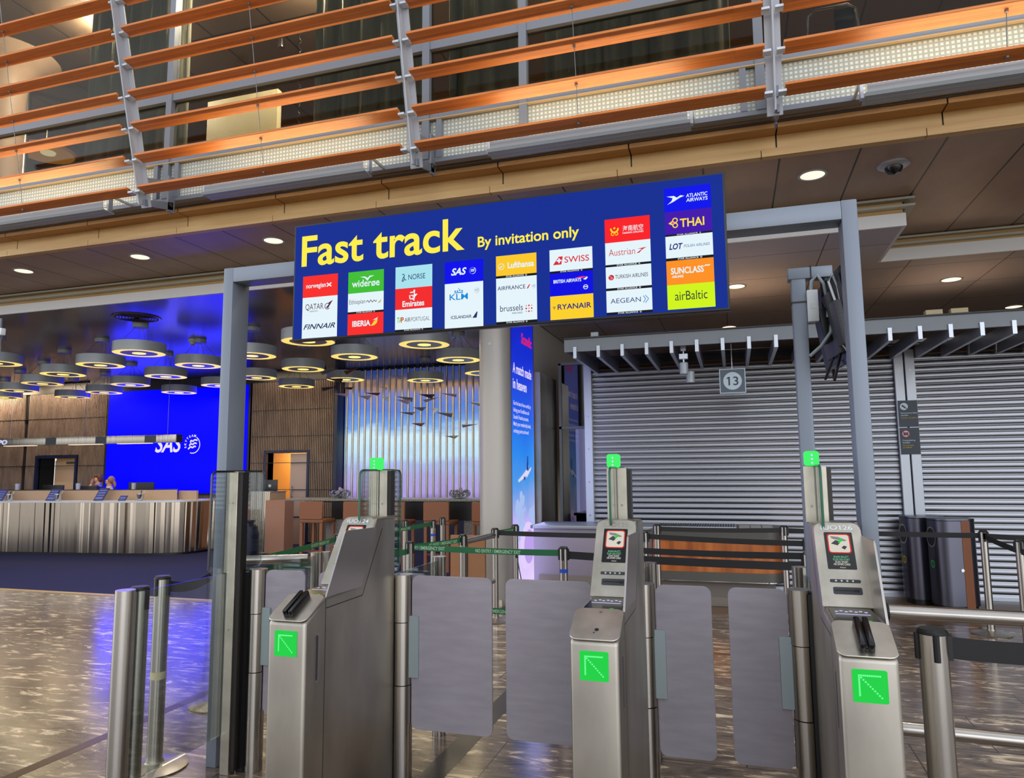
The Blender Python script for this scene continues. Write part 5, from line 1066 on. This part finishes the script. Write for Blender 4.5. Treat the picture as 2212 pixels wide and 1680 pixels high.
b = MB((.009, 0, 0), (0, 1, 0), (0, 0, 1)); b.disc(.66, .62, .34, 0, 32, .30); b.build('arch', lit('lit_arch', (224, 206, 252), 1), t, smooth=False); MB((.010, 0, 0), (0, 1, 0), (0, 0, 1)).disc(.70, .60, .24, 0, 28, .22).build('arch_shade', lit('lit_arch2', (190, 160, 236), 1), t, smooth=False)
lamp('AREA', 'screen_glow', (.15, tw/2, 1.2), 12, (.5, .5, 1), 2.2, (0, R(-90), 0), .9, parent=t)
# steel clad pylon and the glazed shop corner
t = thing('steel_pylon', 'dark stainless steel clad pylon right of the tall blue screen', 'pylon', (-2.545, 9.53, 0))
MB().box(-.24, 0, 0, -.004, .98, 2.96).build('body', 'steel_body', t); MB((0, 0, 0), (0, 1, 0), (0, 0, 1)).slab([(.02, .9), (.95, .9), (.95, 2.19), (.02, 2.19)], -.004, 0).slab([(.02, 2.20), (.95, 2.20), (.95, 2.95), (.02, 2.95)], -.004, 0).build('panel', 'steel_body', t)
t = thing('shop_corner', 'dark glazed shop corner with grey metal framing left of the shutter', 'shop front', (-2.49, 10.45, 0))
b = MB(); [b.box(x, -.03, 0, x+.04, .03, 3.2) for x in (0, .44)]; [b.box(0, -.03, z, .46, .03, z+.04) for z in (2.2, 3.17)]; b.build('frame', 'mullion_grey', t)
MB().box(.04, -.004, .05, .44, .004, 3.17).build('pane', 'smoke_glass', t); MB().box(.0, .5, .0, .5, .55, 3.2).build('dark_back', 'dark_strip', t)
# ================================================================== SHUTTERS, CANOPY, DESK
SYY = 9.98
def shutter(x0, x1, label):
    t = thing('roller_shutter', label, 'shutter', (x0, SYY, 0), group='closed roller shutters'); ln = x1-x0; p_ = .075; n_ = int(3.06/p_); vs = []; fs = []
    prof = []
    for i in range(n_):
        for a, (dy, f_) in enumerate(((0, 0), (-.006, .10), (-.010, .30), (-.010, .55), (-.006, .78), (0.0, .93))): prof.append((dy, (i+f_)*p_))
    prof.append((0, n_*p_))
    for y_, z in prof: vs += [(0, y_, z), (ln, y_, z)]
    for i in range(len(prof)-1): fs.append((2*i, 2*i+1, 2*i+3, 2*i+2))
    MB().add(vs, fs).build('slat_curtain', 'shutter', t, ang=80); MB().box(0, -.02, 0, ln, .02, .04).build('bottom_rail', 'alu', t)
    MB().box(0, -.05, 3.06, ln, .3, 3.4).build('shutter_box', 'dark_grey', t)
    return t
shutter(-1.90, 1.985, 'wide closed roller shutter behind the desk and the lane sign 13'); shutter(2.215, 5.6, 'closed roller shutter at the right behind the metal bins')
def jamb(x0, x1, label, n):
    t = thing('shutter_guide', label, 'guide rail', (x0, SYY-.05, 0), group='bright shutter guide rails'); MB().box(0, -.04, 0, x1-x0, .06, 3.06).build('rail', 'alu_bright', t, .003, 1)
    b = MB((0, -.0405, 0)); [b.disc((x1-x0)*.5, .5+i*.46, .012, 0, 10) for i in range(6)]; b.build('bolt', 'screw', t)
jamb(-1.995, -1.885, 'bright guide rail at the left end of the wide shutter', 1); jamb(1.985, 2.088, 'left one of the paired bright guide rails between the shutters', 1); jamb(2.108, 2.215, 'right one of the paired bright guide rails between the shutters', 1)
b = MB(); b.box(1.98, SYY-.03, 0, 2.22, SYY+.05, 3.06); struct(b.build('trim_18', 'black'))
def plate(z0, z1, kind, label):
    t = thing('notice_plate', label, 'sign', (1.995, SYY-.10, z0)); h_ = z1-z0; w_ = .215
    MB().box(0, 0, 0, w_, .008, h_).build('plate', 'sign_dark', t); b = MB((0, -.002, 0)); b.disc(.065, h_-.075, .045, 0, 24); o = b.build('roundel', 'sign_light', t)
    if kind == 0:
        MB((0, -.004, 0)).poly([(.035, h_-.068), (.075, h_-.100), (.086, h_-.085), (.048, h_-.052)]).poly([(.078, h_-.09), (.09, h_-.11), (.098, h_-.098)]).build('camera_symbol', 'sign_dark', t, smooth=False)
        L1, L2 = ('Kameraovervåket', 'område'), ('Camera surveillance',)
    else:
        MB((0, -.004, 0)).poly(rrect(.038, h_-.095, .092, h_-.058, .004)).build('camera_symbol', 'sign_dark', t, smooth=False); MB((0, -.005, 0)).arc(.065, h_-.075, .037, .045, 0, 360, 0, 24).line([(.036, h_-.046), (.094, h_-.104)], .008).build('red_ring', 'red', t, smooth=False)
        L1, L2 = ('Fotografering', 'forbudt'), ('Photography', 'prohibited')
    b = MB((0, -.003, 0)); [b.txt(s_, .025, h_-.165-.028*i, hgt=.018, bold=.01) for i, s_ in enumerate(L1)]; b.build('lettering', 'sign_light', t, smooth=False)
    b = MB((0, -.003, 0)); [b.txt(s_, .025, h_-.225-.026*i, hgt=.016) for i, s_ in enumerate(L2)]; b.build('lettering', 'yellow', t, smooth=False)
plate(2.085, 2.415, 0, 'upper dark notice plate with a camera symbol on the shutter guides'); plate(1.745, 2.075, 1, 'lower dark notice plate with a red no-photo symbol')
t = thing('canopy', 'grey metal canopy beam with projecting louvre fins above the shutters', 'canopy', (-1.93, 8.40, 3.03))
MB().box(0, .02, 0, 6.2, .06, .165).build('beam', 'grey_paint', t); MB().box(-.0, -.01, .155, 6.2, .07, .17).build('beam_cap', 'dark_grey', t)
for i in range(21): MB().box(.115+i*.2887, 0, -.085, .155+i*.2887, 1.5, .055).build('fin', 'alu', t)
MB().box(0, .06, .02, .04, 1.52, .1).build('end_beam', 'dark_grey', t); MB().box(0, 1.4, .10, 6.2, 1.5, .165).build('rear_beam', 'dark_grey', t); MB().box(0.05, .25, .14, 6.2, 1.38, .155).build('roof_sheet', 'upper_brown', t)
b = MB(); [b.box(u, .1, .17, u+.16, .2, .24) for u in (3.98, 4.22)]; b.build('junction_box', 'cream', t)
MB().box(.33, .04, .165, .42, .1, .23).build('junction_box', 'lamp_grey', t)
t = thing('lane_sign', 'square grey hanging sign with the number 13 in a white circle', 'sign', (.03, 8.98, 2.50))
MB().box(-.152, -.008, 0, .152, .012, .30).build('edge_frame', 'sign_light', t); MB((0, -.0095, 0)).poly([(-.142, .01), (.142, .01), (.142, .29), (-.142, .29)]).build('face', 'sign_grey', t); MB((0, -.0108, 0)).disc(0, .15, .108, 0, 40).build('roundel', 'sign_light', t)
MB((0, -.012, 0)).txt('13', 0, .098, w=.135, hgt=.104, bold=.012, align='C').build('number', 'sign_dark', t, smooth=False); MB().cyl(0, 0, .30, .672, .006, 10).build('rod', 'alu', t)
t = thing('spotlight', 'pair of light grey cylinder spotlights hanging under the canopy', 'spotlight', (-.52, 8.65, 2.66))
MB().box(-.05, -.04, .24, .05, .04, .30).box(-.03, -.03, .34, .03, .03, .40).cyl(0, 0, .18, .512, .012, 10).build('bracket', 'alu', t)
for i, (dx, dy, dz) in enumerate(((0, 0, .06), (.06, .22, -.02))): MB().lathe([(.0, .14), (.04, .14), (.05, .13), (.05, 0), (.044, 0), (.04, .03), (0, .03)], dx, dy, 24).build('lamp_body', 'lamp_grey', t).location = (0, 0, dz)
# service desk
t = thing('service_desk', 'low service desk with grey front left and rounded wooden front right', 'desk', (0, 8.72, 0))
MB().box(-2.47, .12, 0.10, -.98, .75, .86).build('grey_front', 'desk_grey', t, .006); MB().box(-2.50, .08, .86, -.95, .8, .90).build('grey_top', 'desk_top', t, .004)
def rend(x0, x1, y0, y1, r_): return [(x0, y0)] + [(x1-r_+r_*math.sin(R(a)), y0+r_-r_*math.cos(R(a))) for a in range(0, 91, 10)] + [(x1, y1), (x0, y1)]
fl_ = ((0, 0, 0), (1, 0, 0), (0, 1, 0))
MB(*fl_).slab(rend(-.96, .50, 0, .8, .22), .40, .78).build('wood_front', 'desk_wood', t); MB(*fl_).slab(rend(-.98, .53, -.03, .8, .24), .78, .885).build('top_band', 'plinth', t); MB(*fl_).slab(rend(-.97, .515, -.012, .8, .23), .30, .40).build('lower_band', 'plinth', t)
MB(*fl_).slab(rend(-.96, .52, -.015, .8, .23), .29, .30).build('chrome_line', 'chrome', t); MB(*fl_).slab([(-2.4, .1), (.40, .1), (.40, .7), (-2.4, .7)], 0, .29).build('plinth', 'stone', t)
MB().box(-.93, .1, .885, .0, .5, .91).build('roller_bed', 'alu', t); b = MB(); [b.tube([(-.9+.03*i, .11, .912), (-.9+.03*i, .49, .912)], .010, 6) for i in range(30)]; b.build('roller', 'black', t)
b = MB(); [b.box(.03+.13*i, .12, .886, .15+.13*i, .6, .90) for i in range(3)]; b.build('top_plate', 'trim_metal', t)
# metal bins
def bin_(x, y, rz, label, icon, wood):
    t = thing('recycling_bin', label, 'bin', (x, y, 0), rz, group='metal recycling bins'); w2, d2 = .22, .18
    sh = lambda s_: rrect(-w2*s_, -d2*s_, w2*s_, d2*s_, .13*s_, 8)
    MB(*fl_).slab(sh(1), .06, .985).build('body', 'bin_metal', t, ang=40); MB(*fl_).slab(sh(.92), 0, .06).build('plinth', 'black', t); MB(*fl_).slab(sh(1.01), .985, 1.01).build('lid', 'bin_metal', t, .004)
    fx = (-w2-.002, 0, .80); b = MB(fx, (0, -1, 0), (0, 0, 1)); b.disc(0, 0, .085, 0, 28, .10); b.build('opening', 'black', t); b = MB((-w2-.0015, 0, .80), (0, -1, 0), (0, 0, 1)); b.ring([(.1*math.cos(R(a)), .115*math.sin(R(a))) for a in range(0, 360, 15)], [(.084*math.cos(R(a)), .099*math.sin(R(a))) for a in range(0, 360, 15)]); b.build('rim', 'steel', t)
    b = MB((-w2-.002, 0, .50), (0, -1, 0), (0, 0, 1)); b.arc(0, 0, .032, .045, 0, 360); b.line([(0, -.03), (0, .03)], .012); b.build('waste_symbol', icon, t)
    if wood: MB().box(.02, -d2-.004, .03, .11, -d2+.02, .99).build('wood_strip', 'bin_wood', t); MB().tube([(-.0, -d2-.008, .45), (-.0, -d2, .45)], .018, 14).build('lock', 'chrome', t)
bin_(2.11, 9.66, R(14), 'rear one of two dark metal recycling bins, yellow symbol below its opening', 'yellow', False); bin_(2.32, 9.29, R(14), 'front one of two dark metal recycling bins with an orange wood strip', 'green', True)
# white sensor box on a thin post at the left picture edge
q = at(3, 719, Y=5.2); t = thing('sensor_post', 'thin grey post with a white sensor box at the far left edge', 'post', (q.x, 5.2, 0)); MB().cyl(-.03, 0, 0, q.z+.15, .022, 12).build('post', 'frame_grey', t); MB().box(-.05, -.05, q.z-.03, .06, .0, q.z+.04).build('box', 'white_plastic', t, .004)
